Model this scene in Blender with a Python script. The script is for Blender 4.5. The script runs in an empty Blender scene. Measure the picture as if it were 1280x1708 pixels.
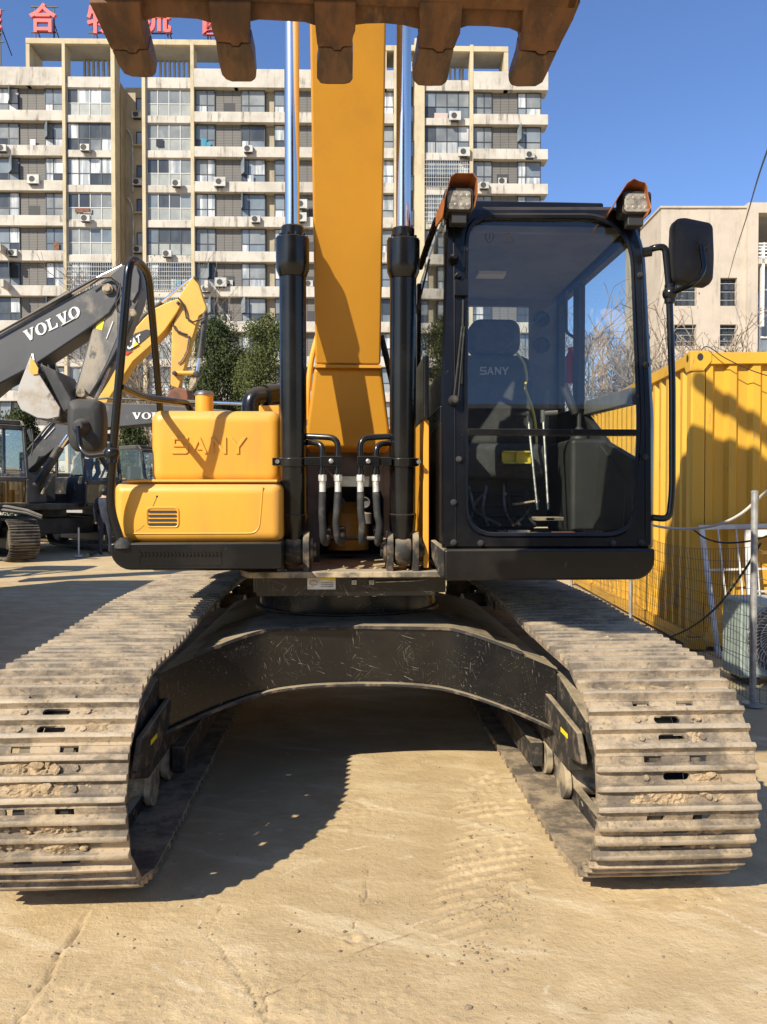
import bpy, bmesh, math, random
import numpy as np
from mathutils import Vector, Matrix, noise
R = math.radians
random.seed(7)
scene = bpy.context.scene
COL = scene.collection

# ------------------------------------------------------------------ camera
F = 1280.0
CAM_H = 1.55
YAW, PITCH = R(2.77), R(1.12)
cam_data = bpy.data.cameras.new('camera')
cam = bpy.data.objects.new('camera', cam_data)
COL.objects.link(cam)
cam.location = (0, 0, CAM_H)
cam.rotation_euler = (R(90) - PITCH, 0, -YAW)
cam_data.sensor_fit = 'HORIZONTAL'
cam_data.sensor_width = 36
cam_data.lens = 36.0 * F / 1280
cam_data.clip_start = 0.05
cam_data.clip_end = 3000
scene.camera = cam
CAMR = cam.rotation_euler.to_matrix()

# ------------------------------------------------------------------ light
SUN = Vector((0.88, 1.04, -1.0)).normalized()       # the way sunlight travels
world = bpy.data.worlds.new('World')
scene.world = world
world.use_nodes = True
wn = world.node_tree.nodes
wl = world.node_tree.links
bg = wn['Background']
sky = wn.new('ShaderNodeTexSky')
sky.sky_type = 'NISHITA'
sky.sun_disc = False
sky.sun_elevation = math.asin(-SUN.z)
sky.sun_rotation = math.atan2(-SUN.x, -SUN.y)
sky.altitude = 400
sky.air_density = 1.0
sky.dust_density = 0.4
sky.ozone_density = 6.0
hs = wn.new('ShaderNodeHueSaturation'); hs.inputs['Saturation'].default_value = 1.03; hs.inputs['Hue'].default_value = 0.506
wl.new(sky.outputs[0], hs.inputs['Color']); wl.new(hs.outputs[0], bg.inputs[0])
bg.inputs[1].default_value = 0.13
sd = bpy.data.lights.new('sun', 'SUN')
sd.energy = 5.0
sd.angle = R(0.5)
sd.color = (1.0, 0.92, 0.765)
so = bpy.data.objects.new('sun', sd)
COL.objects.link(so)
so.rotation_euler = SUN.to_track_quat('-Z', 'Y').to_euler()
so.location = (-6, -8, 12)

scene.render.engine = 'CYCLES'
scene.view_settings.view_transform = 'Standard'
scene.view_settings.look = 'None'
scene.view_settings.exposure = 0.56
scene.view_settings.gamma = 1
scene.view_settings.use_curve_mapping = False
scene.cycles.max_bounces = 10
scene.cycles.transparent_max_bounces = 24

# ------------------------------------------------------------------ measuring helpers
def ray(px, py):
    return CAMR @ Vector(((px - 640) / F, -(py - 854) / F, -1))
def at(px, py, Y):
    d = ray(px, py); t = Y / d.y
    return Vector((0, 0, CAM_H)) + d * t
def atz(px, py, Z=0.0):
    d = ray(px, py); t = (Z - CAM_H) / d.z
    return Vector((0, 0, CAM_H)) + d * t
def lerp(a, b, t): return a + (b - a) * t
def interp(x, xs, ys): return float(np.interp(x, xs, ys))

# ------------------------------------------------------------------ materials
def s2l(r, g, b):
    return tuple(((c / 255) / 12.92 if c / 255 <= 0.04045 else ((c / 255 + 0.055) / 1.055) ** 2.4) for c in (r, g, b))
def c4(c): return (c[0], c[1], c[2], 1)

class NT:
    def __init__(s, name):
        s.m = bpy.data.materials.new(name); s.m.use_nodes = True
        s.t = s.m.node_tree; s.n = s.t.nodes; s.l = s.t.links
        s.b = s.n['Principled BSDF']; s.out = s.n['Material Output']
        s.pos = None
    def node(s, typ, **kw):
        nd = s.n.new(typ)
        for k, v in kw.items():
            if k.startswith('i_'):
                nd.inputs[int(k[2:]) if k[2:].isdigit() else k[2:].replace('_', ' ')].default_value = v
            else: setattr(nd, k, v)
        return nd
    def link(s, a, b): s.l.new(a, b)
    def coords(s, stretch=(1, 1, 1), rot=(0, 0, 0), obj=False):
        if obj:
            src = s.node('ShaderNodeTexCoord').outputs['Object']
        else:
            src = s.node('ShaderNodeNewGeometry').outputs['Position']
        if any(rot):
            m0 = s.node('ShaderNodeMapping'); m0.inputs['Rotation'].default_value = rot; s.link(src, m0.inputs['Vector']); src = m0.outputs[0]
        mp = s.node('ShaderNodeMapping'); mp.inputs['Scale'].default_value = stretch
        s.link(src, mp.inputs['Vector'])
        return mp.outputs[0]
    def noise(s, scale, detail=6, rough=0.6, stretch=(1, 1, 1), rot=(0, 0, 0), dist=0, obj=False):
        nd = s.node('ShaderNodeTexNoise')
        nd.inputs['Scale'].default_value = scale; nd.inputs['Detail'].default_value = detail
        nd.inputs['Roughness'].default_value = rough; nd.inputs['Distortion'].default_value = dist
        s.link(s.coords(stretch, rot, obj), nd.inputs['Vector'])
        return nd.outputs[0]
    def ramp(s, fac, lo, hi, a=0.0, b=1.0):
        mr = s.node('ShaderNodeMapRange'); mr.interpolation_type = 'SMOOTHSTEP'
        mr.inputs[1].default_value = lo; mr.inputs[2].default_value = hi
        mr.inputs[3].default_value = a; mr.inputs[4].default_value = b
        s.link(fac, mr.inputs[0]); return mr.outputs[0]
    def mix(s, fac, a, b):
        mx = s.node('ShaderNodeMix'); mx.data_type = 'RGBA'
        for v, i in ((fac, 0), (a, 6), (b, 7)):
            if isinstance(v, (int, float)): mx.inputs[i].default_value = v
            elif isinstance(v, tuple): mx.inputs[i].default_value = c4(v)
            else: s.link(v, mx.inputs[i])
        return mx.outputs[2]
    def math(s, op, a, b=0.0):
        m = s.node('ShaderNodeMath'); m.operation = op
        for v, i in ((a, 0), (b, 1)):
            if isinstance(v, (int, float)): m.inputs[i].default_value = v
            else: s.link(v, m.inputs[i])
        return m.outputs[0]
    def up(s):
        g = s.node('ShaderNodeNewGeometry'); sp = s.node('ShaderNodeSeparateXYZ')
        s.link(g.outputs['Normal'], sp.inputs[0]); return sp.outputs[2]
    def bump(s, h, strength=0.3, dist=0.01, prev=None):
        b = s.node('ShaderNodeBump'); b.inputs['Strength'].default_value = strength; b.inputs['Distance'].default_value = dist
        s.link(h, b.inputs['Height'])
        if prev: s.link(prev, b.inputs['Normal'])
        return b.outputs[0]

MATS = {}
def mk(name, c1, c2=None, rough=0.5, metal=0.0, ns=4, lo=0.42, hi=0.62, stretch=(1, 1, 1), amt=1.0,
       bump=0.0, bs=60, bd=0.004, dust=None, dust_amt=0.7, c3=None, n3=18, lo3=0.58, hi3=0.7, coat=0, obj=False, rvar=0.0, spec=0.5):
    t = NT(name); col = c1
    if c2 is not None:
        f = t.ramp(t.noise(ns, 8, 0.62, stretch, obj=obj), lo, hi, 0, amt); col = t.mix(f, c1, c2)
    if c3 is not None:
        f = t.ramp(t.noise(n3, 6, 0.65, stretch, obj=obj), lo3, hi3); col = t.mix(f, col, c3)
    rsock = None
    if dust is not None:
        u = t.ramp(t.up(), 0.25, 0.85, 0, 1)
        n = t.ramp(t.noise(6, 8, 0.7), 0.25, 0.6, 0.25, 1.0)
        f = t.math('MULTIPLY', t.math('MULTIPLY', u, n), dust_amt); col = t.mix(f, col, dust)
        mr = t.node('ShaderNodeMapRange'); mr.inputs[3].default_value = rough; mr.inputs[4].default_value = 0.95
        t.link(f, mr.inputs[0]); rsock = mr.outputs[0]
    if isinstance(col, tuple): t.b.inputs['Base Color'].default_value = c4(col)
    else: t.link(col, t.b.inputs['Base Color'])
    t.b.inputs['Roughness'].default_value = rough
    if rsock is not None: t.link(rsock, t.b.inputs['Roughness'])
    elif rvar > 0:
        t.link(t.ramp(t.noise(9, 6), 0.3, 0.7, max(0.02, rough - rvar), min(1, rough + rvar)), t.b.inputs['Roughness'])
    t.b.inputs['Metallic'].default_value = metal
    t.b.inputs['Specular IOR Level'].default_value = spec
    if coat: t.b.inputs['Coat Weight'].default_value = coat; t.b.inputs['Coat Roughness'].default_value = 0.15
    if bump > 0:
        t.link(t.bump(t.noise(bs, 6, 0.65), bump, bd), t.b.inputs['Normal'])
    MATS[name] = t.m
    return t.m

DUST = (0.40, 0.315, 0.20)
TAN = (0.45, 0.345, 0.205)
mk('yellow_paint', (0.70, 0.335, 0.035), (0.56, 0.28, 0.05), 0.38, ns=2.6, lo=0.45, hi=0.75, stretch=(1.6, 1.6, .4), bump=0.05, bs=14, dust=(0.50, 0.36, 0.17), dust_amt=0.5, c3=(0.33, 0.19, 0.06), n3=42, lo3=0.70, hi3=0.745)
mk('boom_paint', (0.53, 0.245, 0.017), (0.45, 0.21, 0.02), 0.45, ns=1.8, lo=0.45, hi=0.75, bump=0.12, bs=11, bd=0.012, c3=(0.30, 0.17, 0.06), n3=36, lo3=0.71, hi3=0.75)
def scratched(name, base, dustc, amount, rough=0.30, dense=0.58):
    t = NT(name)
    col = t.mix(t.ramp(t.noise(3, 8, 0.7), 0.46, 0.72, 0, 0.7), base, dustc)
    scr = None
    for k, (rz, st) in enumerate((((0.0, 0.45, 0.0), (170, 170, 10)), ((0.0, -0.75, 0.0), (160, 160, 8)), ((0.0, 0.1, 0.0), (200, 200, 16)), ((0.0, 1.25, 0.0), (180, 180, 11)))):
        n = t.ramp(t.noise(1.0, 1, 0.4, st, rz, 0.8), 0.68, 0.73)
        m = t.ramp(t.noise(2.6 + k, 3, 0.5), dense - 0.06, dense + 0.08)
        f = t.math('MULTIPLY', n, m)
        scr = f if scr is None else t.math('MAXIMUM', scr, f)
    col = t.mix(t.math('MULTIPLY', scr, amount), col, (0.42, 0.37, 0.30))
    spots = t.ramp(t.noise(110, 2, 0.5), 0.74, 0.80)
    col = t.mix(t.math('MULTIPLY', spots, 0.25), col, (0.5, 0.45, 0.36))
    u = t.ramp(t.up(), 0.25, 0.8, 0, 1)
    n = t.ramp(t.noise(7, 9, 0.75), 0.2, 0.55, 0.3, 1.0)
    f = t.math('MULTIPLY', t.math('MULTIPLY', u, n), 0.95)
    col = t.mix(f, col, DUST)
    t.link(col, t.b.inputs['Base Color'])
    mr = t.node('ShaderNodeMapRange'); mr.inputs[3].default_value = rough; mr.inputs[4].default_value = 0.95
    t.link(f, mr.inputs[0]); t.link(mr.outputs[0], t.b.inputs['Roughness'])
    t.link(t.bump(t.noise(90, 5, 0.7), 0.12, 0.003), t.b.inputs['Normal'])
    MATS[name] = t.m
scratched('scratched_black', (0.006, 0.006, 0.0065), (0.018, 0.0155, 0.012), 0.32, rough=0.24, dense=0.56)
mk('black_paint', (0.004, 0.004, 0.0045), (0.012, 0.011, 0.010), 0.27, ns=3.5, lo=0.45, hi=0.72, bump=0.05, bs=160, bd=0.002, dust=(0.16, 0.135, 0.10), dust_amt=0.3, c3=(0.035, 0.03, 0.025), n3=16, lo3=0.64, hi3=0.74, spec=0.4)
mk('cylinder_black', (0.004, 0.0043, 0.005), (0.010, 0.0098, 0.0095), 0.24, ns=5, lo=0.45, hi=0.7, bump=0.03, bs=120, dust=DUST, dust_amt=0.12, c3=(0.04, 0.035, 0.03), n3=25, lo3=0.68, hi3=0.76, spec=0.45)
mk('dusty_steel', (0.10, 0.085, 0.065), DUST, 0.75, ns=9, lo=0.38, hi=0.6, bump=0.5, bs=70, bd=0.006, dust=DUST, dust_amt=0.9, c3=(0.03, 0.028, 0.026), n3=22, lo3=0.6, hi3=0.7)
mk('black_rubber', (0.018, 0.018, 0.018), (0.075, 0.068, 0.055), 0.8, ns=14, lo=0.5, hi=0.72, bump=0.25, bs=150, bd=0.002)
mk('mirror_plastic', (0.022, 0.023, 0.024), (0.045, 0.043, 0.040), 0.62, ns=12, lo=0.5, hi=0.75, bump=0.12, bs=300, bd=0.001, dust=(0.2, 0.17, 0.13), dust_amt=0.3)
mk('chrome', (0.88, 0.83, 0.75), None, 0.16, 1.0)
mk('dirty_steel', (0.020, 0.018, 0.016), (0.14, 0.105, 0.068), 0.7, ns=13, lo=0.48, hi=0.66, bump=0.5, bs=80, bd=0.005, dust=DUST, dust_amt=0.8, c3=(0.008, 0.008, 0.008), n3=9, lo3=0.55, hi3=0.68)
mk('worn_steel', (0.42, 0.41, 0.39), (0.25, 0.23, 0.2), 0.4, 0.9, ns=30)
mk('fitting_white', (0.62, 0.60, 0.55), (0.4, 0.37, 0.32), 0.45, 0.4, ns=40)
mk('bucket_rust', (0.165, 0.075, 0.030), (0.075, 0.040, 0.022), 0.72, ns=7, lo=0.4, hi=0.62, stretch=(1.6, 1, 0.6), bump=0.55, bs=45, bd=0.005, c3=(0.19, 0.10, 0.045), n3=11, lo3=0.56, hi3=0.72)
mk('tooth_steel', (0.145, 0.076, 0.038), (0.066, 0.040, 0.025), 0.5, ns=9, stretch=(2.2, 1, 0.5), bump=0.5, bs=60, bd=0.004, c3=(0.17, 0.085, 0.035), n3=14)
mk('clod', (0.43, 0.315, 0.185), (0.30, 0.215, 0.125), 0.98, ns=22, bump=0.9, bs=75, bd=0.012, c3=(0.50, 0.40, 0.27), n3=30)
mk('pebble', (0.33, 0.26, 0.17), (0.16, 0.12, 0.08), 0.95, ns=8)
mk('lamp_orange', (0.33, 0.11, 0.03), (0.22, 0.075, 0.025), 0.5, ns=9, bump=0.05)
mk('lamp_lens', (0.30, 0.275, 0.23), (0.15, 0.135, 0.115), 0.22, ns=26, lo=0.4, hi=0.62, bump=0.4, bs=40, bd=0.01)
mk('cab_lining', (0.12, 0.12, 0.115), (0.09, 0.09, 0.086), 0.8, ns=4)
mk('headliner_grey', (0.15, 0.15, 0.14), (0.12, 0.12, 0.115), 0.9, ns=4)
mk('seat_cloth', (0.042, 0.043, 0.045), (0.058, 0.057, 0.055), 0.9, ns=20, bump=0.2, bs=200, bd=0.002)
mk('cab_black', (0.022, 0.022, 0.022), None, 0.55)
mk('console_grey', (0.026, 0.026, 0.025), (0.018, 0.018, 0.018), 0.6, ns=5)
mk('floor_mat', (0.14, 0.075, 0.045), (0.30, 0.23, 0.15), 0.9, ns=9)
mk('grey_letter', (0.42, 0.42, 0.42), None, 0.5)
mk('white_letter', (0.78, 0.77, 0.74), (0.6, 0.58, 0.53), 0.5, ns=10)
mk('cord_yellow', (0.6, 0.48, 0.10), None, 0.6)
mk('vent_yellow', (0.52, 0.44, 0.05), None, 0.5)
mk('sticker_yellow', (0.80, 0.60, 0.02), None, 0.45)
mk('sticker_white', (0.72, 0.69, 0.60), (0.55, 0.5, 0.4), 0.5, ns=20)
mk('red_plastic', (0.42, 0.03, 0.02), None, 0.4)
mk('plate_grey', (0.10, 0.10, 0.10), (0.05, 0.047, 0.043), 0.5, ns=6, bump=0.1, dust=DUST, dust_amt=0.6)
# track shoe steel: polished on the bar tops, dusty between
def shoe_mat():
    t = NT('shoe_steel')
    n1 = t.noise(7, 9, 0.7, (0.8, 1, 1)); n2 = t.noise(26, 8, 0.72, (0.8, 1, 1)); n3 = t.noise(60, 6, 0.72, (0.8, 1, 1))
    col = t.mix(t.ramp(n1, 0.38, 0.60), (0.40, 0.305, 0.195), (0.14, 0.112, 0.082))
    col = t.mix(t.ramp(n2, 0.56, 0.68, 0, 0.75), col, (0.43, 0.32, 0.195))
    col = t.mix(t.ramp(n3, 0.56, 0.64, 0, 0.7), col, (0.075, 0.062, 0.048))
    # wear: local z above the plate (bar tops)
    tc = t.node('ShaderNodeTexCoord'); sp = t.node('ShaderNodeSeparateXYZ'); t.link(tc.outputs['Object'], sp.inputs[0])
    w = t.ramp(sp.outputs[2], 0.020, 0.026)
    wn_ = t.ramp(t.noise(11, 6, 0.7, (0.5, 1, 1)), 0.35, 0.62)
    w = t.math('MULTIPLY', w, wn_)
    col = t.mix(t.math('MULTIPLY', w, 0.8), col, (0.46, 0.385, 0.285))
    t.link(col, t.b.inputs['Base Color'])
    t.link(t.math('MULTIPLY', w, 0.35), t.b.inputs['Metallic'])
    t.b.inputs['Roughness'].default_value = 0.68
    t.link(t.bump(t.noise(85, 8, 0.75), 0.7, 0.006, t.bump(n2, 0.3, 0.012)), t.b.inputs['Normal'])
    MATS['shoe_steel'] = t.m
shoe_mat()
# glass: clear sheet with a mirror reflection that grows towards grazing
def glass(name, tint, refl, rough=0.0, base=0.04):
    t = NT(name)
    tr = t.node('ShaderNodeBsdfTransparent'); tr.inputs[0].default_value = c4(tint)
    gl = t.node('ShaderNodeBsdfGlossy'); gl.inputs[0].default_value = (1, 1, 1, 1); gl.inputs[1].default_value = rough
    lw = t.node('ShaderNodeLayerWeight'); lw.inputs[0].default_value = 0.5
    sch = t.math('ADD', t.math('MULTIPLY', t.math('POWER', lw.outputs['Facing'], 5.0), 0.96), 0.04)
    f = t.math('MINIMUM', t.math('MULTIPLY', sch, refl), 0.9)
    mx = t.node('ShaderNodeMixShader')
    t.link(f, mx.inputs[0]); t.link(tr.outputs[0], mx.inputs[1]); t.link(gl.outputs[0], mx.inputs[2])
    t.link(mx.outputs[0], t.out.inputs[0])
    MATS[name] = t.m
glass('windscreen_glass', (0.95, 0.965, 0.95), 0.95)
glass('side_glass', (0.95, 0.965, 0.96), 0.6)
# far building
def facade(name, c1, c2, streak):
    t = NT(name)
    n = t.noise(0.5, 8, 0.65); s_ = t.noise(1.0, 7, 0.7, (2.6, 2.6, 0.22)); m = t.noise(0.9, 5, 0.6, (1, 1, 1.2))
    col = t.mix(t.ramp(n, 0.4, 0.65), c1, c2)
    f = t.math('MULTIPLY', t.ramp(s_, 0.50, 0.66), t.ramp(m, 0.38, 0.6))
    col = t.mix(t.math('MULTIPLY', f, streak), col, (0.13, 0.115, 0.095))
    t.link(col, t.b.inputs['Base Color']); t.b.inputs['Roughness'].default_value = 0.9
    t.link(t.bump(t.noise(6, 6), 0.2, 0.05), t.b.inputs['Normal'])
    MATS[name] = t.m
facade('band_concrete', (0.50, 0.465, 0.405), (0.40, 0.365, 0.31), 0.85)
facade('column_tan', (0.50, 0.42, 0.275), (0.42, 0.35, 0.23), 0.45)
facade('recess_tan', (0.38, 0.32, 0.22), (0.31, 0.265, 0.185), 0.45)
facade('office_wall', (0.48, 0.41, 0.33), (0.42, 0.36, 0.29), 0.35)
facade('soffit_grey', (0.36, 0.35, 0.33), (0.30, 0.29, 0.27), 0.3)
facade('brick_pale', (0.5, 0.38, 0.34), (0.44, 0.35, 0.3), 0.2)
def louvre():
    t = NT('louvre_grey')
    w = t.node('ShaderNodeTexWave'); w.wave_type = 'BANDS'; w.bands_direction = 'Z'
    w.inputs['Scale'].default_value = 2.4; w.inputs['Distortion'].default_value = 0.4
    t.link(t.coords(), w.inputs['Vector'])
    n = t.noise(0.7, 5)
    col = t.mix(t.ramp(w.outputs['Fac'], 0.1, 0.5), (0.075, 0.070, 0.063), (0.15, 0.14, 0.127))
    col = t.mix(t.ramp(n, 0.5, 0.75, 0, 0.5), col, (0.08, 0.075, 0.066))
    t.link(col, t.b.inputs['Base Color']); t.b.inputs['Roughness'].default_value = 0.7
    MATS['louvre_grey'] = t.m
louvre()
mk('window_frame_dark', (0.028, 0.030, 0.033), None, 0.5)
mk('window_frame_light', (0.42, 0.42, 0.40), None, 0.5)
mk('balustrade_glass', (0.27, 0.285, 0.265), (0.21, 0.225, 0.215), 0.35, ns=0.8)
def pane(name, c1, c2, sx, rough, spec=0.5):
    t = NT(name)
    n = t.noise(1.0, 4, 0.6, (sx, sx, 0.25))
    m = t.noise(0.35, 3)
    col = t.mix(t.ramp(n, 0.38, 0.62), c1, c2)
    col = t.mix(t.ramp(m, 0.45, 0.65, 0, 0.5), col, tuple(0.45 * a for a in c2))
    t.link(col, t.b.inputs['Base Color']); t.b.inputs['Roughness'].default_value = rough
    t.b.inputs['Specular IOR Level'].default_value = spec
    MATS[name] = t.m
pane('pane_dark', (0.045, 0.052, 0.058), (0.08, 0.088, 0.092), 0.8, 0.12, 0.5)
pane('pane_blue', (0.15, 0.18, 0.205), (0.20, 0.23, 0.25), 0.5, 0.12, 0.6)
pane('pane_grey', (0.26, 0.275, 0.27), (0.18, 0.195, 0.20), 0.7, 0.15, 0.5)
pane('pane_curtain', (0.62, 0.62, 0.60), (0.26, 0.29, 0.31), 3.2, 0.25, 0.6)
pane('pane_teal', (0.06, 0.26, 0.36), (0.10, 0.33, 0.44), 1.0, 0.2)
pane('pane_wood', (0.17, 0.115, 0.075), (0.11, 0.08, 0.06), 1.0, 0.4)
PANES = ['pane_dark', 'pane_blue', 'pane_grey', 'pane_curtain', 'pane_curtain', 'pane_grey']
mk('ac_white', (0.46, 0.45, 0.42), (0.34, 0.32, 0.285), 0.6, ns=2)
mk('ac_dark', (0.04, 0.04, 0.042), None, 0.7)
mk('sign_red', (0.62, 0.085, 0.075), (0.50, 0.10, 0.09), 0.6, ns=1.5)
mk('iron_dark', (0.03, 0.03, 0.035), None, 0.6)
# machines behind
mk('volvo_grey', (0.062, 0.063, 0.066), (0.045, 0.046, 0.048), 0.5, ns=1.0, c3=(0.22, 0.185, 0.14), n3=1.4, lo3=0.58, hi3=0.75, dust=DUST, dust_amt=0.5)
mk('volvo_muddy', (0.10, 0.10, 0.10), (0.33, 0.28, 0.21), 0.7, ns=1.5, lo=0.40, hi=0.60, stretch=(1, 1, 0.5), c3=(0.06, 0.06, 0.06), n3=3.0)
mk('bucket_pale', (0.40, 0.37, 0.33), (0.30, 0.24, 0.16), 0.55, 0.2, ns=2.2, lo=0.45, hi=0.65, c3=(0.14, 0.11, 0.09), n3=3)
mk('cat_yellow', (0.66, 0.36, 0.05), (0.56, 0.31, 0.06), 0.45, ns=1.2, c3=(0.36, 0.24, 0.10), n3=1.6, lo3=0.62, hi3=0.8)
mk('machine_black', (0.014, 0.014, 0.014), (0.06, 0.052, 0.042), 0.5, ns=1.7, dust=DUST, dust_amt=0.6, c3=(0.30, 0.25, 0.18), n3=2.6, lo3=0.62, hi3=0.72)
mk('machine_track', (0.15, 0.125, 0.09), (0.06, 0.05, 0.04), 0.8, ns=3, bump=0.4, bs=12, bd=0.03)
mk('rust_red', (0.20, 0.075, 0.038), (0.10, 0.05, 0.03), 0.8, ns=3)
mk('bg_glass', (0.06, 0.07, 0.055), (0.17, 0.175, 0.13), 0.15, ns=0.9, lo=0.4, hi=0.6)
# container
mk('container_yellow', (0.62, 0.335, 0.026), (0.47, 0.26, 0.03), 0.5, ns=1.6, lo=0.45, hi=0.75, stretch=(1, 1, 0.3), c3=(0.27, 0.16, 0.07), n3=6, lo3=0.60, hi3=0.72, bump=0.06, bs=14)
mk('galvanised', (0.45, 0.45, 0.43), (0.33, 0.32, 0.30), 0.45, 0.5, ns=14)
mk('white_frame', (0.68, 0.67, 0.63), (0.5, 0.47, 0.42), 0.5, ns=6)
mk('condenser_green', (0.42, 0.46, 0.41), (0.34, 0.37, 0.33), 0.55, ns=5)
mk('mesh_wire', (0.06, 0.07, 0.055), None, 0.6)
mk('cable_black', (0.015, 0.015, 0.015), None, 0.6)
mk('hose_white', (0.55, 0.53, 0.48), None, 0.6)
# plants
def leafmat(name, a, b):
    t = NT(name)
    col = t.mix(t.ramp(t.noise(0.9, 4), 0.35, 0.65), a, b)
    col = t.mix(t.ramp(t.noise(9, 2), 0.45, 0.7, 0, 0.7), col, tuple(1.7 * x for x in b))
    t.link(col, t.b.inputs['Base Color']); t.b.inputs['Roughness'].default_value = 0.8; t.b.inputs['Specular IOR Level'].default_value = 0.25
    MATS[name] = t.m
leafmat('leaf_dark', (0.030, 0.042, 0.014), (0.055, 0.070, 0.024))
leafmat('leaf_mid', (0.055, 0.068, 0.020), (0.088, 0.098, 0.032))
leafmat('leaf_dry', (0.16, 0.115, 0.07), (0.24, 0.18, 0.115))
mk('bark', (0.13, 0.10, 0.075), (0.20, 0.165, 0.125), 0.9, ns=6)
mk('twig', (0.27, 0.22, 0.165), (0.17, 0.135, 0.10), 0.9, ns=2)
mk('suit_dark', (0.018, 0.020, 0.030), None, 0.85)
mk('skin', (0.45, 0.27, 0.19), None, 0.6)
mk('hair', (0.012, 0.010, 0.009), None, 0.6)
mk('cloth_navy', (0.02, 0.024, 0.038), (0.03, 0.034, 0.05), 0.9, ns=8)

# ------------------------------------------------------------------ mesh helpers
class MB:
    def __init__(s): s.v = []; s.f = []; s.mi = []
    def add(s, verts, faces, mi=0):
        o = len(s.v); s.v += [tuple(v) for v in verts]
        s.f += [tuple(i + o for i in f) for f in faces]; s.mi += [mi] * len(faces); return s
    def box(s, lo, hi, mi=0):
        x0, y0, z0 = lo; x1, y1, z1 = hi
        return s.add([(x0, y0, z0), (x1, y0, z0), (x1, y1, z0), (x0, y1, z0), (x0, y0, z1), (x1, y0, z1), (x1, y1, z1), (x0, y1, z1)],
                     [(0, 3, 2, 1), (4, 5, 6, 7), (0, 1, 5, 4), (1, 2, 6, 5), (2, 3, 7, 6), (3, 0, 4, 7)], mi)
    def hexa(s, p, mi=0):     # 8 points: 4 of the bottom loop, 4 of the top loop
        return s.add(p, [(0, 3, 2, 1), (4, 5, 6, 7), (0, 1, 5, 4), (1, 2, 6, 5), (2, 3, 7, 6), (3, 0, 4, 7)], mi)
    def loft(s, loops, close=True, cap=True, mi=0):
        n = len(loops[0]); vs = [p for l in loops for p in l]; fs = []
        for i in range(len(loops) - 1):
            for j in range(n if close else n - 1):
                a = i * n + j; b = i * n + (j + 1) % n
                fs.append((a, b, b + n, a + n))
        if cap and close:
            fs.append(tuple(reversed(range(n)))); fs.append(tuple((len(loops) - 1) * n + j for j in range(n)))
        return s.add(vs, fs, mi)
    def prism(s, pts, off, mi=0):          # closed loop of 3-D points pushed along a vector
        off = Vector(off)
        return s.loft([[Vector(p) for p in pts], [Vector(p) + off for p in pts]], mi=mi)
    def tube(s, path, r, n=8, mi=0, cap=True):
        path = [Vector(p) for p in path]; loops = []; up = None
        m = len(path)
        rs = r if isinstance(r, (list, tuple)) else [r] * m
        for i, p in enumerate(path):
            if i == 0: t = path[1] - p
            elif i == m - 1: t = p - path[i - 1]
            else: t = (path[i + 1] - p).normalized() + (p - path[i - 1]).normalized()
            t.normalize()
            if up is None:
                up = t.orthogonal().normalized()
            else:
                up = (up - t * up.dot(t)).normalized()
            sd_ = t.cross(up)
            loops.append([p + (up * math.cos(2 * math.pi * k / n) + sd_ * math.sin(2 * math.pi * k / n)) * rs[i] for k in range(n)])
        return s.loft(loops, cap=cap, mi=mi)
    def cyl(s, a, b, r, n=20, mi=0, r2=None): return s.tube([a, b], [r, r if r2 is None else r2], n, mi)
    def lathe(s, base, axis, prof, n=28, mi=0):   # prof: (distance along axis, radius)
        base = Vector(base); axis = Vector(axis).normalized(); u = axis.orthogonal().normalized(); w = axis.cross(u)
        loops = [[base + axis * h + (u * math.cos(2 * math.pi * k / n) + w * math.sin(2 * math.pi * k / n)) * r for k in range(n)] for h, r in prof]
        return s.loft(loops, mi=mi)
    def sphere(s, c, r, n=12, m=8, mi=0, sc=(1, 1, 1)):
        c = Vector(c); loops = []
        for i in range(m + 1):
            a = math.pi * i / m; rr = max(1e-4, math.sin(a)) * r
            loops.append([c + Vector((rr * math.cos(2 * math.pi * k / n) * sc[0], rr * math.sin(2 * math.pi * k / n) * sc[1], -r * math.cos(a) * sc[2])) for k in range(n)])
        return s.loft(loops, mi=mi)
    def build(s, name, mats, parent=None, bevel=0.0, seg=2, smooth=35, local=False, flip=True):
        me = bpy.data.meshes.new(name)
        o = Vector((0, 0, 0))
        if parent is not None and not local:
            p = parent
            while p is not None: o = o + p.location; p = p.parent
        me.from_pydata([(v[0] - o.x, v[1] - o.y, v[2] - o.z) for v in s.v], [], s.f)
        if isinstance(mats, str): mats = [mats]
        for m in mats: me.materials.append(MATS[m])
        if len(mats) > 1: me.polygons.foreach_set('material_index', s.mi)
        if flip:
            bm = bmesh.new(); bm.from_mesh(me)
            bmesh.ops.recalc_face_normals(bm, faces=bm.faces); bm.to_mesh(me); bm.free()
        if smooth:
            me.polygons.foreach_set('use_smooth', [True] * len(me.polygons))
            me.set_sharp_from_angle(angle=R(smooth))
        me.update()
        ob = bpy.data.objects.new(name, me); COL.objects.link(ob)
        if parent is not None: ob.parent = parent
        if bevel > 0:
            md = ob.modifiers.new('bevel', 'BEVEL'); md.width = bevel; md.segments = seg
            md.limit_method = 'ANGLE'; md.angle_limit = R(40); md.harden_normals = bool(smooth)
        return ob

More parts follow.
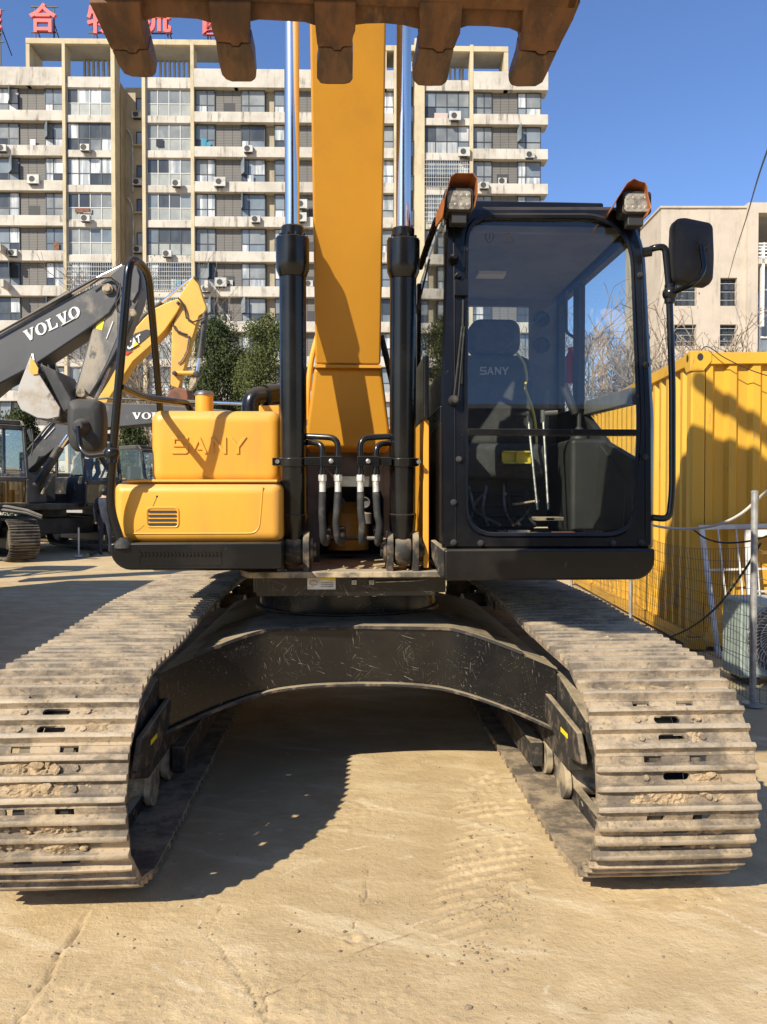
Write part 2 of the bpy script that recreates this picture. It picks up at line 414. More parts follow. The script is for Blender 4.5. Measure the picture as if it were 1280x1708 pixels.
def empty(name, loc, rz=0.0):
    o = bpy.data.objects.new(name, None); COL.objects.link(o)
    o.location = loc; o.rotation_euler = (0, 0, rz); o.empty_display_size = 0.3
    return o
def tag(o, label=None, cat=None, group=None, kind=None):
    if label: o['label'] = label
    if cat: o['category'] = cat
    if group: o['group'] = group
    if kind: o['kind'] = kind
    return o
def smooth_path(pts, sub=6, closed=False):
    pts = [Vector(p) for p in pts]; out = []
    n = len(pts)
    for i in range(n - 1):
        p0 = pts[max(i - 1, 0)]; p1 = pts[i]; p2 = pts[i + 1]; p3 = pts[min(i + 2, n - 1)]
        for k in range(sub):
            t = k / sub
            out.append(0.5 * ((2 * p1) + (p2 - p0) * t + (2 * p0 - 5 * p1 + 4 * p2 - p3) * t * t + (3 * p1 - p0 - 3 * p2 + p3) * t ** 3))
    out.append(pts[-1]); return out
def round_path(pts, r, k=5):           # polyline with rounded corners
    pts = [Vector(p) for p in pts]; out = [pts[0]]
    for i in range(1, len(pts) - 1):
        a, b, c = pts[i - 1], pts[i], pts[i + 1]
        da = (a - b); dc = (c - b); q = min(r, da.length * 0.45, dc.length * 0.45)
        p0 = b + da.normalized() * q; p2 = b + dc.normalized() * q
        for j in range(k + 1):
            t = j / k; out.append((1 - t) ** 2 * p0 + 2 * t * (1 - t) * b + t * t * p2)
    out.append(pts[-1]); return out
def rrect(x0, x1, y0, y1, r, k=6):     # 2-D rounded rectangle, counter-clockwise, 4*(k+1) points
    r4 = r if isinstance(r, (list, tuple)) else (r,) * 4
    out = []
    for (cx, cy, a0, q) in ((x1 - r4[0], y0 + r4[0], -90, r4[0]), (x1 - r4[1], y1 - r4[1], 0, r4[1]), (x0 + r4[2], y1 - r4[2], 90, r4[2]), (x0 + r4[3], y0 + r4[3], 180, r4[3])):
        for j in range(k + 1):
            a = R(a0 + 90 * j / k); out.append((cx + q * math.cos(a), cy + q * math.sin(a)))
    return out
def text_mesh(s, font=None, extrude=0.0, bold=0.0):
    cu = bpy.data.curves.new('txt', 'FONT'); cu.body = s; cu.size = 1; cu.extrude = extrude; cu.offset = bold
    cu.resolution_u = 4
    ob = bpy.data.objects.new('txt', cu); COL.objects.link(ob)
    bpy.context.view_layer.update()
    dg = bpy.context.evaluated_depsgraph_get()
    me = bpy.data.meshes.new_from_object(ob.evaluated_get(dg))
    vs = [v.co.copy() for v in me.vertices]; fs = [tuple(p.vertices) for p in me.polygons]
    bpy.data.meshes.remove(me); bpy.data.objects.remove(ob); bpy.data.curves.remove(cu)
    return vs, fs
def letters(mb, s, p0, p1, height_vec, depth_vec, mi=0, bold=0.0):
    """flat word from p0 (baseline left) to p1 (baseline right), given height and thickness vectors"""
    vs, fs = text_mesh(s, extrude=0.5, bold=bold)
    xs = [v.x for v in vs]; ys = [v.y for v in vs]
    x0, x1, y0, y1 = min(xs), max(xs), min(ys), max(ys)
    p0, p1, hv, dv = Vector(p0), Vector(p1), Vector(height_vec), Vector(depth_vec)
    out = [p0 + (p1 - p0) * ((v.x - x0) / (x1 - x0)) + hv * ((v.y - y0) / (y1 - y0)) + dv * (v.z) for v in vs]
    mb.add(out, fs, mi); return mb
SERIF = {
 'V': [[(0,1),(.44,1),(.44,.91),(.37,.91),(.57,.33),(.74,.91),(.65,.91),(.65,1),(1,1),(1,.91),(.92,.91),(.60,0),(.40,0),(.08,.91),(0,.91)]],
 'L': [[(0,1),(.50,1),(.50,.91),(.38,.91),(.38,.10),(.62,.10),(.82,.20),(.88,.36),(.98,.36),(.95,0),(0,0),(0,.09),(.12,.09),(.12,.91),(0,.91)]],
}
def serif_word(mb, s, p0, p1, hv, dv, adv={'V': 1.0, 'O': 1.05, 'L': .95}):
    p0, p1, hv, dv = Vector(p0), Vector(p1), Vector(hv), Vector(dv)
    tot = sum(adv[c] for c in s); x = 0
    for c in s:
        w = adv[c] * 0.94
        def P(u, v): return p0 + (p1 - p0) * ((x + u * w) / tot) + hv * v
        if c == 'O':
            n = 24; o = []; i = []
            for k in range(n):
                a = 2 * math.pi * k / n
                o.append(P(.5 + .5 * math.cos(a), .5 + .52 * math.sin(a))); i.append(P(.5 + .24 * math.cos(a), .5 + .43 * math.sin(a)))
            mb.loft([i, o, [q + dv for q in o], [q + dv for q in i], i], cap=False)
        else:
            for poly in SERIF[c]: mb.prism([P(u, v) for u, v in poly], dv)
        x += adv[c]
    return mb
# ------------------------------------------------------------------ ground
def vnoise(x, y, seed):
    rs = np.random.RandomState(seed); T = rs.rand(256, 256)
    xi = np.floor(x).astype(int); yi = np.floor(y).astype(int); fx = x - xi; fy = y - yi
    fx = fx * fx * (3 - 2 * fx); fy = fy * fy * (3 - 2 * fy)
    g = lambda a, b: T[a % 256, b % 256]
    return (g(xi, yi) * (1 - fx) + g(xi + 1, yi) * fx) * (1 - fy) + (g(xi, yi + 1) * (1 - fx) + g(xi + 1, yi + 1) * fx) * fy - 0.5
def fbm(x, y, s, seed, oc=5, gain=0.55):
    r = 0; a = 1
    for k in range(oc):
        r = r + a * vnoise(x * s + 13.7 * k, y * s + 7.1 * k, seed + k); s *= 2.03; a *= gain
    return r
def grow(start, step, end, fac):
    out = [start]
    while abs(out[-1]) < abs(end): out.append(out[-1] + step); step *= fac
    return out
gx = np.arange(-1.75, 1.95, 0.0105)
gx = np.concatenate([np.array(grow(-1.75, -0.012, -900, 1.09))[1:][::-1], gx, np.array(grow(gx[-1], 0.012, 900, 1.09))[1:]])
gy = np.arange(2.1, 3.9, 0.0105); gy2 = np.arange(gy[-1] + 0.016, 5.6, 0.02)
gy = np.concatenate([np.array(grow(2.1, -0.03, -300, 1.18))[1:][::-1], gy, gy2, np.array(grow(gy2[-1], 0.03, 1500, 1.06))[1:]])
GX, GY = np.meshgrid(gx, gy)
fade = np.clip(1.6 - np.hypot(GX, GY - 3) / 40, 0, 1)
GZ = (0.012 * fbm(GX, GY, 0.9, 3, 4) + 0.0016 * fbm(GX, GY, 7, 11, 5, 0.66)) * fade
near = np.clip((6 - GY) / 2, 0, 1) * np.clip(2.6 - np.abs(GX), 0, 1)
# swept, streaky relief and scuffs
GZ += near * 0.0022 * fbm(GX * 0.6 + GY * 0.25, GY * 3 - GX * 0.9, 2.4, 31, 4)
# churned patches (lumpy)
lump = np.clip(fbm(GX, GY, 1.3, 51, 3) - 0.08, 0, 1) * 3
GZ += near * np.clip(lump, 0, 1) * 0.009 * np.abs(fbm(GX, GY, 22, 61, 3))
stain = np.zeros_like(GX)
def dist_poly(pts):
    d = np.full(GX.shape, 9.0)
    wx = GX + 0.022 * vnoise(GX * 9, GY * 9, 71) + 0.014 * vnoise(GX * 40, GY * 40, 73)
    wy = GY + 0.022 * vnoise(GX * 9, GY * 9, 72)
    for a, b in zip(pts[:-1], pts[1:]):
        ax, ay, bx, by = a.x, a.y, b.x, b.y
        L2 = (bx - ax) ** 2 + (by - ay) ** 2
        t = np.clip(((wx - ax) * (bx - ax) + (wy - ay) * (by - ay)) / L2, 0, 1)
        d = np.minimum(d, np.hypot(wx - ax - t * (bx - ax), wy - ay - t * (by - ay)))
    return d
CRACKS = [([(146, 1510), (118, 1555), (85, 1610), (60, 1650), (30, 1690), (5, 1730)], 0.0075, 0.009),
          ([(446, 1730), (425, 1650), (390, 1600), (350, 1560), (347, 1545), (368, 1500)], 0.005, 0.005),
          ([(440, 1720), (440, 1650), (490, 1625), (560, 1590), (640, 1565), (700, 1545), (810, 1500)], 0.0045, 0.004),
          ([(612, 1440), (605, 1490), (595, 1530), (590, 1555)], 0.0045, 0.005),
          ([(20, 965), (80, 950), (150, 930), (230, 922)], 0.03, 0.0), ([(0, 1010), (110, 985), (200, 990)], 0.02, 0.0)]
for pts, w, dep in CRACKS:
    d = dist_poly([atz(*p) for p in pts])
    g = np.exp(-(d / w) ** 2); br = 0.55 + 0.45 * np.clip(vnoise(GX * 14, GY * 14, 81) * 3 + 0.6, 0, 1)
    GZ -= dep * g * br; stain = np.maximum(stain, g * br)
    GZ += 0.35 * dep * np.exp(-((d - 2.2 * w) / (1.3 * w)) ** 2) * np.clip(vnoise(GX * 25, GY * 25, 83) * 2 + 0.5, 0, 1)
# fan of old grouser prints beside the right track
A, B = atz(835, 1265), atz(800, 1600)
tt = ((GX - A.x) * (B.x - A.x) + (GY - A.y) * (B.y - A.y)) / ((B - A).length_squared)
px_ = A.x + tt * (B.x - A.x)
off = GX - px_ + 0.05 * vnoise(GX * 5, GY * 5, 91)
msk = np.clip((0.21 - np.abs(off)) / 0.07, 0, 1) * np.clip(tt * 8, 0, 1) * np.clip((1.0 - tt) * 5, 0, 1)
ph = (GY + 0.35 * (GX - A.x) ** 2 - 0.08 * GX + 0.010 * vnoise(GX * 8, GY * 8, 92)) / 0.072
rid = np.abs(((ph % 1) - 0.5)) * 2
brk = np.clip(fbm(GX, GY, 5, 95, 4) * 3.0 + 0.60, 0, 1)
GZ += msk * (0.019 * (rid ** 6) * brk + 0.008 * np.clip(fbm(GX, GY, 30, 97, 3), 0, 1))
# pale scrapes left by steel on the crust
scr = np.zeros_like(GX)
for pts, w in (([(1170, 1500), (1210, 1515), (1290, 1556)], .006), ([(1060, 1490), (1120, 1497)], .004), ([(640, 1402), (560, 1412), (470, 1452)], .004), ([(250, 1600), (330, 1640)], .006), ([(310, 1590), (420, 1660)], .004), ([(900, 1660), (930, 1610)], .005), ([(660, 1545), (760, 1512)], .004)):
    scr = np.maximum(scr, np.exp(-(dist_poly([atz(*p) for p in pts]) / w) ** 2) * np.clip(vnoise(GX * 18, GY * 18, 131) * 2.5 + .6, 0, 1))
# small pot-hole
P = atz(590, 1559); dd = np.hypot(GX - P.x, (GY - P.y) * 1.1)
GZ -= 0.010 * np.exp(-(dd / 0.022) ** 2); GZ += 0.006 * np.exp(-((dd - 0.035) / 0.012) ** 2)
stain = np.maximum(stain, 0.6 * np.exp(-(dd / 0.02) ** 2))
GZ -= GZ[(GY > 3.2) & (GY < 6.4) & (np.abs(np.abs(GX - 0.0675) - 1.14) < 0.3)].max() + 0.0   # highest ground under the tracks at z = 0
ny, nx = GX.shape
idx = np.arange(nx * ny).reshape(ny, nx)
quads = np.stack([idx[:-1, :-1], idx[:-1, 1:], idx[1:, 1:], idx[1:, :-1]], -1).reshape(-1, 4)
gm = bpy.data.meshes.new('ground')
gm.vertices.add(nx * ny); gm.vertices.foreach_set('co', np.stack([GX, GY, GZ], -1).ravel().astype(np.float32))
gm.loops.add(quads.size); gm.loops.foreach_set('vertex_index', quads.ravel().astype(np.int32))
gm.polygons.add(len(quads)); gm.polygons.foreach_set('loop_start', np.arange(0, quads.size, 4, dtype=np.int32))
gm.polygons.foreach_set('use_smooth', np.ones(len(quads), dtype=bool))
gm.update(calc_edges=True)
at_ = gm.attributes.new('crack', 'FLOAT', 'POINT'); at_.data.foreach_set('value', stain.ravel().astype(np.float32))
at_ = gm.attributes.new('print', 'FLOAT', 'POINT'); at_.data.foreach_set('value', (msk * (1 - rid) * brk).ravel().astype(np.float32))
at_ = gm.attributes.new('scrape', 'FLOAT', 'POINT'); at_.data.foreach_set('value', scr.ravel().astype(np.float32))
def ground_mat():
    t = NT('dusty_concrete')
    big = t.noise(0.45, 5, 0.55, dist=0.6); mid = t.noise(3.2, 7, 0.62, (1, 1.3, 1), dist=0.5); fine = t.noise(38, 8, 0.7)
    stre = t.noise(1.6, 6, 0.6, (0.8, 3.2, 1), (0, 0, 0.35), dist=0.8)
    col = t.mix(t.ramp(mid, 0.36, 0.62), (0.48, 0.35, 0.188), (0.575, 0.435, 0.247))
    col = t.mix(t.ramp(big, 0.45, 0.58, 0, 0.75), col, (0.445, 0.325, 0.175))
    col = t.mix(t.ramp(stre, 0.53, 0.66, 0, 0.75), col, (0.62, 0.495, 0.31))
    col = t.mix(t.ramp(stre, 0.30, 0.42, 0.38, 0), col, (0.385, 0.285, 0.17))
    col = t.mix(t.ramp(fine, 0.57, 0.70, 0, 0.55), col, (0.36, 0.265, 0.15))
    sp = t.noise(140, 3, 0.6)
    col = t.mix(t.ramp(sp, 0.66, 0.72, 0, 0.5), col, (0.25, 0.18, 0.11))
    wl_ = t.ramp(t.noise(8, 5, 0.7), 0.63, 0.72, 0, 0.5)
    col = t.mix(wl_, col, (0.72, 0.61, 0.44))
    far = t.node('ShaderNodeNewGeometry'); sx = t.node('ShaderNodeSeparateXYZ'); t.link(far.outputs['Position'], sx.inputs[0])
    a = t.node('ShaderNodeAttribute'); a.attribute_name = 'crack'
    col = t.mix(t.math('MULTIPLY', t.ramp(a.outputs['Fac'], 0.25, 0.85), 0.7), col, (0.17, 0.125, 0.08))
    q_ = t.node('ShaderNodeAttribute'); q_.attribute_name = 'scrape'
    col = t.mix(t.math('MULTIPLY', q_.outputs['Fac'], 0.8), col, (0.70, 0.60, 0.44))
    p = t.node('ShaderNodeAttribute'); p.attribute_name = 'print'
    col = t.mix(t.math('MULTIPLY', p.outputs['Fac'], 0.35), col, (0.42, 0.315, 0.2))
    t.link(col, t.b.inputs['Base Color']); t.b.inputs['Roughness'].default_value = 0.95
    t.b.inputs['Specular IOR Level'].default_value = 0.2
    b1 = t.bump(t.noise(5, 9, 0.7, (1, 1.8, 1)), 0.16, 0.05)
    b2 = t.bump(fine, 0.6, 0.012, t.bump(stre, 0.25, 0.02, b1))
    t.link(t.bump(t.noise(150, 5, 0.7), 0.3, 0.004, b2), t.b.inputs['Normal'])
    MATS['dusty_concrete'] = t.m
ground_mat()
gm.materials.append(MATS['dusty_concrete'])
go = bpy.data.objects.new('ground', gm); COL.objects.link(go); tag(go, kind='structure')
def gz(x, y):
    i = int(np.clip(np.searchsorted(gx, x), 0, nx - 1)); j = int(np.clip(np.searchsorted(gy, y), 0, ny - 1)); return float(GZ[j, i])

def rock(mb, c, r, n=7, mi=0, flat=0.6):
    bm = bmesh.new(); bmesh.ops.create_icosphere(bm, subdivisions=1, radius=1)
    q = Vector((random.random(), random.random(), random.random())) * 50
    vs = [Vector(c) + Vector((v.co.x * r * random.uniform(.8, 1.2), v.co.y * r, v.co.z * r * flat)) * (0.8 + 0.5 * noise.noise(v.co * 1.7 + q)) for v in bm.verts]
    fs = [tuple(v.index for v in f.verts) for f in bm.faces]; bm.free(); mb.add(vs, fs, mi)
mb = MB()
for k in range(900):
    if k < 420: px, py = random.gauss(820, 50), random.uniform(1290, 1620)
    else: px, py = random.uniform(-40, 1320), random.uniform(1400, 1730)
    p = atz(px, py); r = 0.0025 + 0.007 * random.random() ** 5
    rock(mb, (p.x, p.y, gz(p.x, p.y) + r * 0.25), r)
for px, py, r in ((497, 1545, .012), (740, 1500, .01), (935, 1230, .012), (905, 1560, .009), (270, 1490, .01), (360, 1590, .008), (780, 1672, .014), (575, 1545, .009), (1080, 1425, .01)):
    p = atz(px, py); rock(mb, (p.x, p.y, gz(p.x, p.y) + r * 0.3), r)
for cx, cy, sx, sy, n in ((838, 1478, 26, 12, 70), (830, 1500, 30, 8, 70), (845, 1520, 26, 10, 40), (815, 1575, 30, 14, 40), (612, 1436, 12, 8, 22), (880, 1688, 40, 16, 16), (440, 1640, 12, 18, 30), (800, 1300, 40, 10, 24), (790, 1395, 30, 14, 40), (90, 1595, 14, 24, 24), (730, 1290, 60, 20, 30)):
    for _ in range(n):
        p = atz(random.gauss(cx, sx), random.gauss(cy, sy)); r = 0.002 + 0.006 * random.random() ** 2.5
        rock(mb, (p.x, p.y, gz(p.x, p.y) + r * .2), r, mi=1 if random.random() < .6 else 0)
tag(mb.build('loose_pebbles', ['pebble', 'clod'], smooth=0, flip=False), 'loose pebbles and crumbs of dry earth on the dusty yard', 'pebbles', kind='stuff')

# ------------------------------------------------------------------ the excavator in front
XT = 0.0675            # middle of the undercarriage
XU = 0.010             # middle of the upper works
EX = empty('crawler_excavator', (XT, 5.0, 0))
tag(EX, 'large yellow and black crawler excavator facing the camera, boom raised, nearest machine in the yard', 'excavator')

# ---- tracks
def track_path():
    c1, r1 = (3.11, 0.448), 0.405
    c2, r2 = (6.60, 0.475), 0.425
    pts = []
    for a in range(-88, -272, -6): pts.append((c1[0] + r1 * math.cos(R(a)), c1[1] + r1 * math.sin(R(a))))
    pts += [(3.6, 0.868), (4.0, 0.893), (4.5, 0.925), (5.2, 0.93), (5.9, 0.935)]
    for a in range(92, -92, -6): pts.append((c2[0] + r2 * math.cos(R(a)), c2[1] + r2 * math.sin(R(a))))
    pts += [(6.3, 0.042), (5.0, 0.040), (3.6, 0.040)]
    return [Vector((0, y, z)) for y, z in pts], c1, c2
TP, C1, C2 = track_path()
TPc = TP + [TP[0]]
cum = [0.0]
for a, b in zip(TPc[:-1], TPc[1:]): cum.append(cum[-1] + (b - a).length)
TL = cum[-1]
def tp(s):
    s %= TL
    for i in range(len(TP)):
        if cum[i + 1] >= s:
            t = (s - cum[i]) / (cum[i + 1] - cum[i]); return TPc[i].lerp(TPc[i + 1], t)
NSH = 45; PITCH_S = TL / NSH
HW = 0.297
def shoe_mesh(fill1, fill2):
    m = MB(); p = PITCH_S / 2; zb, zt = -0.013, 0.0
    bars = (-p + 0.030, -p + 0.102, -p + 0.172)
    def pr(poly): m.prism([(x, y, zb) for x, y in poly], (0, 0, zt - zb))
    # seam strips with the two notches
    for x0, x1 in ((-HW, -0.118), (-0.052, 0.052), (0.118, HW)):
        m.box((x0, p - 0.034, zb), (x1, p - 0.003, zt))
    m.box((-HW, -p + 0.001, zb), (HW, -p + 0.044, zt))
    def strip(y0, y1, slot):
        if not slot: m.box((-HW, y0, zb), (HW, y1, zt)); return
        yc = (y0 + y1) / 2; r = (y1 - y0) * 0.34; c = 0.036
        for s_ in (-1, 1):
            arc = [(s_ * (c + r * math.sin(R(a))), yc - r * math.cos(R(a))) for a in range(0, 181, 30)]
            pl = [(s_ * HW, y0), (0, y0), (0, yc - r)] + arc + [(0, yc + r), (0, y1), (s_ * HW, y1)]
            pr(pl)
    strip(-p + 0.044, -p + 0.0875, fill1)
    m.box((-HW, -p + 0.0875, zb), (HW, -p + 0.1165, zt))
    strip(-p + 0.1165, -p + 0.158, fill2)
    m.box((-HW, -p + 0.158, zb), (HW, p - 0.034, zt))
    for k, y in enumerate(bars):
        w = 0.0130; h = 0.028
        j = [0.0, 0.004, -0.003][k]
        loop = [(-w - 0.004, 0), (w + 0.004, 0), (w, 0.010), (w - 0.004, h - 0.002), (w - 0.008, h), (-w + 0.008, h), (-w + 0.003, h - 0.002), (-w, 0.010)]
        ls = []
        N = 14
        for q in range(N + 1):
            x = -HW - 0.002 + (2 * HW + 0.004) * q / N
            dz = 0.0022 * noise.noise(Vector((x * 9, k * 3.1 + fill1 * 7, 0.4))) - (0.004 if q in (0, N) else 0)
            ls.append([Vector((x, y + a + 0.0012 * noise.noise(Vector((x * 12, k, 5)))  + j * 0, max(z + (dz if z > 0.015 else 0), -0.001 if z == 0 else 0.001))) for a, z in loop])
        m.loft(ls)
    # bolts heads
    for x in (-0.115, 0.115):
        for y in (-p + 0.066, -p + 0.137):
            m.lathe((x, y, 0), (0, 0, 1), [(-0.002, 0.013), (0.009, 0.012), (0.010, 0.002)], 6)
    return m
SHOES = []
proto = [shoe_mesh(True, True), shoe_mesh(False, True), shoe_mesh(True, False), shoe_mesh(False, False)]
def clod_cluster(mb, M, cx, cy, n, sx=0.05, sy=0.02):
    for _ in range(n):
        r = random.uniform(0.006, 0.0235)
        c = M @ Vector((cx + random.gauss(0, sx), cy + random.uniform(-sy, sy) * 0.7, random.uniform(0.0, 0.012)))
        bm = bmesh.new(); bmesh.ops.create_icosphere(bm, subdivisions=2, radius=1)
        q = Vector((random.random(), random.random(), random.random())) * 90
        e1, e2 = random.uniform(.8, 1.5), random.uniform(.7, 1.1)
        vs = [c + M.to_3x3() @ Vector((v.co.x * r * e1, v.co.y * r * e2, v.co.z * r * 0.75)) * (0.8 + 0.35 * noise.noise(v.co * 1.3 + q) + 0.22 * noise.noise(v.co * 3.7 + q)) for v in bm.verts]
        mb.add(vs, [tuple(v.index for v in f.verts) for f in bm.faces]); bm.free()
def mud_strips(mb, xc, lst):
    for M, yc, amt, hole in lst:
        nx_, ny_ = 58, 8; xo, sg_ = random.uniform(-.06, .07), random.uniform(.07, .2); q = Vector((random.random() * 90, random.random() * 90, 0))
        vs = []
        for j in range(ny_ + 1):
            y = yc - .0225 + .045 * j / ny_
            for i in range(nx_ + 1):
                x = -.29 + .58 * i / nx_
                cen = math.exp(-((x - xo) / sg_) ** 2)
                h = amt * cen + .55 * noise.fractal(Vector((x * 13, y * 13, 0)) + q, 1.0, 2.0, 3) + .30 * noise.noise(Vector((x * 60, y * 60, 3)) + q) - .42
                if hole: h -= 1.3 * math.exp(-((x / .062) ** 4)) * math.exp(-((y - yc) / .02) ** 2)
                h = max(-.35, h) * .019
                e = 1 - abs(j / ny_ - .5) * .5
                h2 = h + .008 * noise.noise(Vector((x * 110, y * 110, 7)) + q) * (1 if h > 0 else 0)
                vs.append(M @ Vector((x, y, min(.024, max(h2 * e, -.004)))))
        fs = []; hv = [(M.inverted() @ v).z for v in vs]
        for j in range(ny_):
            for i in range(nx_):
                a = j * (nx_ + 1) + i
                if max(hv[a], hv[a + 1], hv[a + nx_ + 1], hv[a + nx_ + 2]) > -.0035: fs.append((a, a + 1, a + nx_ + 2, a + nx_ + 1))
        mb.add(vs, fs)
def make_track(side, first):
    xc = XT + side * 1.138
    tr = empty('crawler_track', (0, 0, 0)); tr.parent = EX
    tr['label'] = 'steel crawler track on the side under the cab' if side > 0 else 'steel crawler track on the side under the yellow engine housing'
    clods = MB(); mudlist = []
    for k in range(NSH):
        s = (k + (0.62 if side < 0 else 0.30)) * PITCH_S
        a, b = tp(s - PITCH_S / 2), tp(s + PITCH_S / 2)
        t = (b - a).normalized(); c = (a + b) / 2; n = Vector((1, 0, 0)).cross(t)
        typ = random.choice((0, 0, 1, 2, 3, 1))
        if first[typ] is None:
            ob = proto[typ].build('track_shoe', 'shoe_steel', tr, local=True, smooth=38)
            first[typ] = ob
        else:
            ob = first[typ].copy(); COL.objects.link(ob); ob.parent = tr
        rot = Matrix(((1, 0, 0), (0, t.y, t.z), (0, n.y, n.z))).transposed()
        M = Matrix.Translation(Vector((xc + random.uniform(-.003, .003), c.y, c.z + 0.0))) @ rot.to_4x4()
        ob.matrix_local = Matrix.Translation(-EX.location) @ M
        if c.y < 4.6 and (n.z > 0.1 or n.y < -0.3):
            p = PITCH_S / 2
            for (yy, filled) in ((-p + 0.066, typ in (1, 3)), (-p + 0.137, typ in (2, 3))):
                mudlist.append((M, yy, random.uniform(.75, 1.25) if filled else random.uniform(.35, .8), not filled))
                if filled:
                    clod_cluster(clods, M, random.uniform(-.03, .04), yy, random.randint(3, 7), 0.06)
                else:
                    if random.random() < .6: clod_cluster(clods, M, 0.105 + random.uniform(-.01, .03), yy, random.randint(1, 3), 0.015)
    mud_strips(clods, xc, mudlist)
    cl = clods.build('caked_earth', 'clod', tr, smooth=0, flip=False); cl['kind'] = 'stuff'
    ch = MB()
    for sx in (-0.075, 0.075):
        loops = []
        for i in range(120):
            s = TL * i / 120; p = tp(s); q = tp(s + 0.02); t = (q - p).normalized(); n = Vector((1, 0, 0)).cross(t)
            i0 = p - n * 0.016; i1 = p - n * 0.085
            loops.append([Vector((xc + sx - .02, i0.y, i0.z)), Vector((xc + sx + .02, i0.y, i0.z)), Vector((xc + sx + .02, i1.y, i1.z)), Vector((xc + sx - .02, i1.y, i1.z))])
        loops.append(loops[0]); ch.loft(loops, cap=False)
    for i in range(NSH):
        p = tp(i * PITCH_S); q = tp(i * PITCH_S + .02); n = Vector((1, 0, 0)).cross((q - p).normalized()); c = p - n * 0.045
        ch.cyl((xc - .1, c.y, c.z), (xc + .1, c.y, c.z), 0.026, 10)
    ch.build('track_chain', 'dirty_steel', tr)
    # frame, idler, sprocket, rollers
    f = MB()
    prof = [(3.32, .34), (3.32, .56), (3.75, .66), (6.2, .66), (6.45, .5), (6.2, .24), (3.6, .24)]
    f.prism([(xc - .15, y, z) for y, z in prof], (.30, 0, 0))
    prof2 = [(3.22, .40), (3.30, .52), (3.9, .56), (3.9, .44), (3.45, .36)]
    f.prism([(xc - .20, y, z) for y, z in prof2], (.03, 0, 0)); f.prism([(xc + .17, y, z) for y, z in prof2], (.03, 0, 0))
    inner = xc - side * 0.15
    f.box((min(inner, inner - side * .07), 4.05, .10), (max(inner, inner - side * .07), 5.6, .235))
    f.build('track_frame', 'dirty_steel', tr, bevel=0.008)
    w = MB()
    w.lathe((xc - .07, C1[0], C1[1]), (1, 0, 0), [(0, .05), (0, .17), (.015, .30), (.02, .325), (.12, .325), (.125, .30), (.14, .17), (.14, .05)], 40)
    w.cyl((xc - .17, C1[0], C1[1]), (xc + .17, C1[0], C1[1]), .06)
    w.build('idler_wheel', 'dirty_steel', tr)
    w = MB(); n = 21
    prof = []
    for k in range(n * 4):
        a = 2 * math.pi * k / (n * 4); r = .375 if k % 4 in (0, 1) else .32
        prof.append((C2[0] + r * math.cos(a), C2[1] + r * math.sin(a)))
    w.prism([(xc - .03, y, z) for y, z in prof], (.06, 0, 0)); w.cyl((xc - .2, *C2), (xc + .2, *C2), .24, 32)
    w.build('drive_sprocket', 'dusty_steel', tr)
    for i in range(8):
        y = 3.75 + i * 0.34; w = MB()
        w.lathe((xc - .14, y, .145), (1, 0, 0), [(0, .03), (0, .09), (.03, .09), (.035, .075), (.245, .075), (.25, .09), (.28, .09), (.28, .03)], 20)
        w.build('bottom_roller', 'dusty_steel', tr)
    for y in (4.5, 5.6):
        w = MB(); w.lathe((xc - .12, y, .775), (1, 0, 0), [(0, .02), (0, .06), (.24, .06), (.24, .02)], 18); w.build('top_roller', 'dusty_steel', tr)
    st = MB()
    xi = xc - side * 0.204
    st.box((min(xi, xi + .002), 3.42, .452), (max(xi, xi + .002), 3.53, .473)); st.build('warning_sticker', 'sticker_yellow', tr, smooth=0)
    return tr
first = [None] * 4
make_track(-1, first); make_track(1, first)

# ---- X-frame under the machine
def xframe():
    N = 40; front = []; tops = []; lp = []
    st = []
    for i in range(N + 1):
        u = -1 + 2 * i / N; s = abs(u)
        x = XT + u * 0.985
        yf = 4.16 - 0.05 * s - 0.32 * max(0, (s - .45) / .55) ** 1.3
        zt = 0.832 - 0.012 * s - 0.135 * max(0, (s - .50) / .50) ** 1.25
        zb = 0.545 - 0.02 * s ** 2 - 0.135 * max(0, (s - .15) / .85) ** 1.9
        st.append((x, yf, zt, zb))
    m = MB()
    YB = 5.95
    m.loft([[Vector((x, yf, zb)), Vector((x, yf, zt)), Vector((x, YB + (4.16 - yf), zt)), Vector((x, YB + (4.16 - yf), zb))] for x, yf, zt, zb in st])
    body = m.build('undercarriage_frame', 'scratched_black', EX, smooth=30)
    # flanges: the lower plate stands proud, the upper plate too
    f = MB()
    f.loft([[Vector((x, yf - .035, zb - .019)), Vector((x, yf - .035, zb - .001)), Vector((x, yf + .3, zb - .001)), Vector((x, yf + .3, zb - .019))] for x, yf, zt, zb in st])
    f.build('lower_flange', 'dirty_steel', body, smooth=30, bevel=.004)
    f = MB()
    f.loft([[Vector((x, yf - .014, zt + .001)), Vector((x, yf - .014, zt + .022)), Vector((x, 4.75, zt + .022)), Vector((x, 4.75, zt + .001))] for x, yf, zt, zb in st[3:-3]])
    f.build('top_plate', 'dirty_steel', body, smooth=30, bevel=.003)
    for s_ in (-1, 1):
        g = MB(); x = XT + s_ * .985
        g.box((x - .03, 3.85, .36), (x + .03, 4.3, .68)); g.build('side_bracket', 'dirty_steel', body, bevel=.01)
    h = MB()
    for x in (-.06, .14): h.cyl((x + XT - .04, 4.146, .519), (x + XT - .04, 4.15, .548), .03, 16)
    d = MB()
    for x in (-.13, .0): d.lathe((XT + x - .05, 4.22, .53), (0, 0, -1), [(0, .024), (.012, .024), (.012, .014)], 12)
    d.build('drain_plug', 'cab_black', body)
xframe()
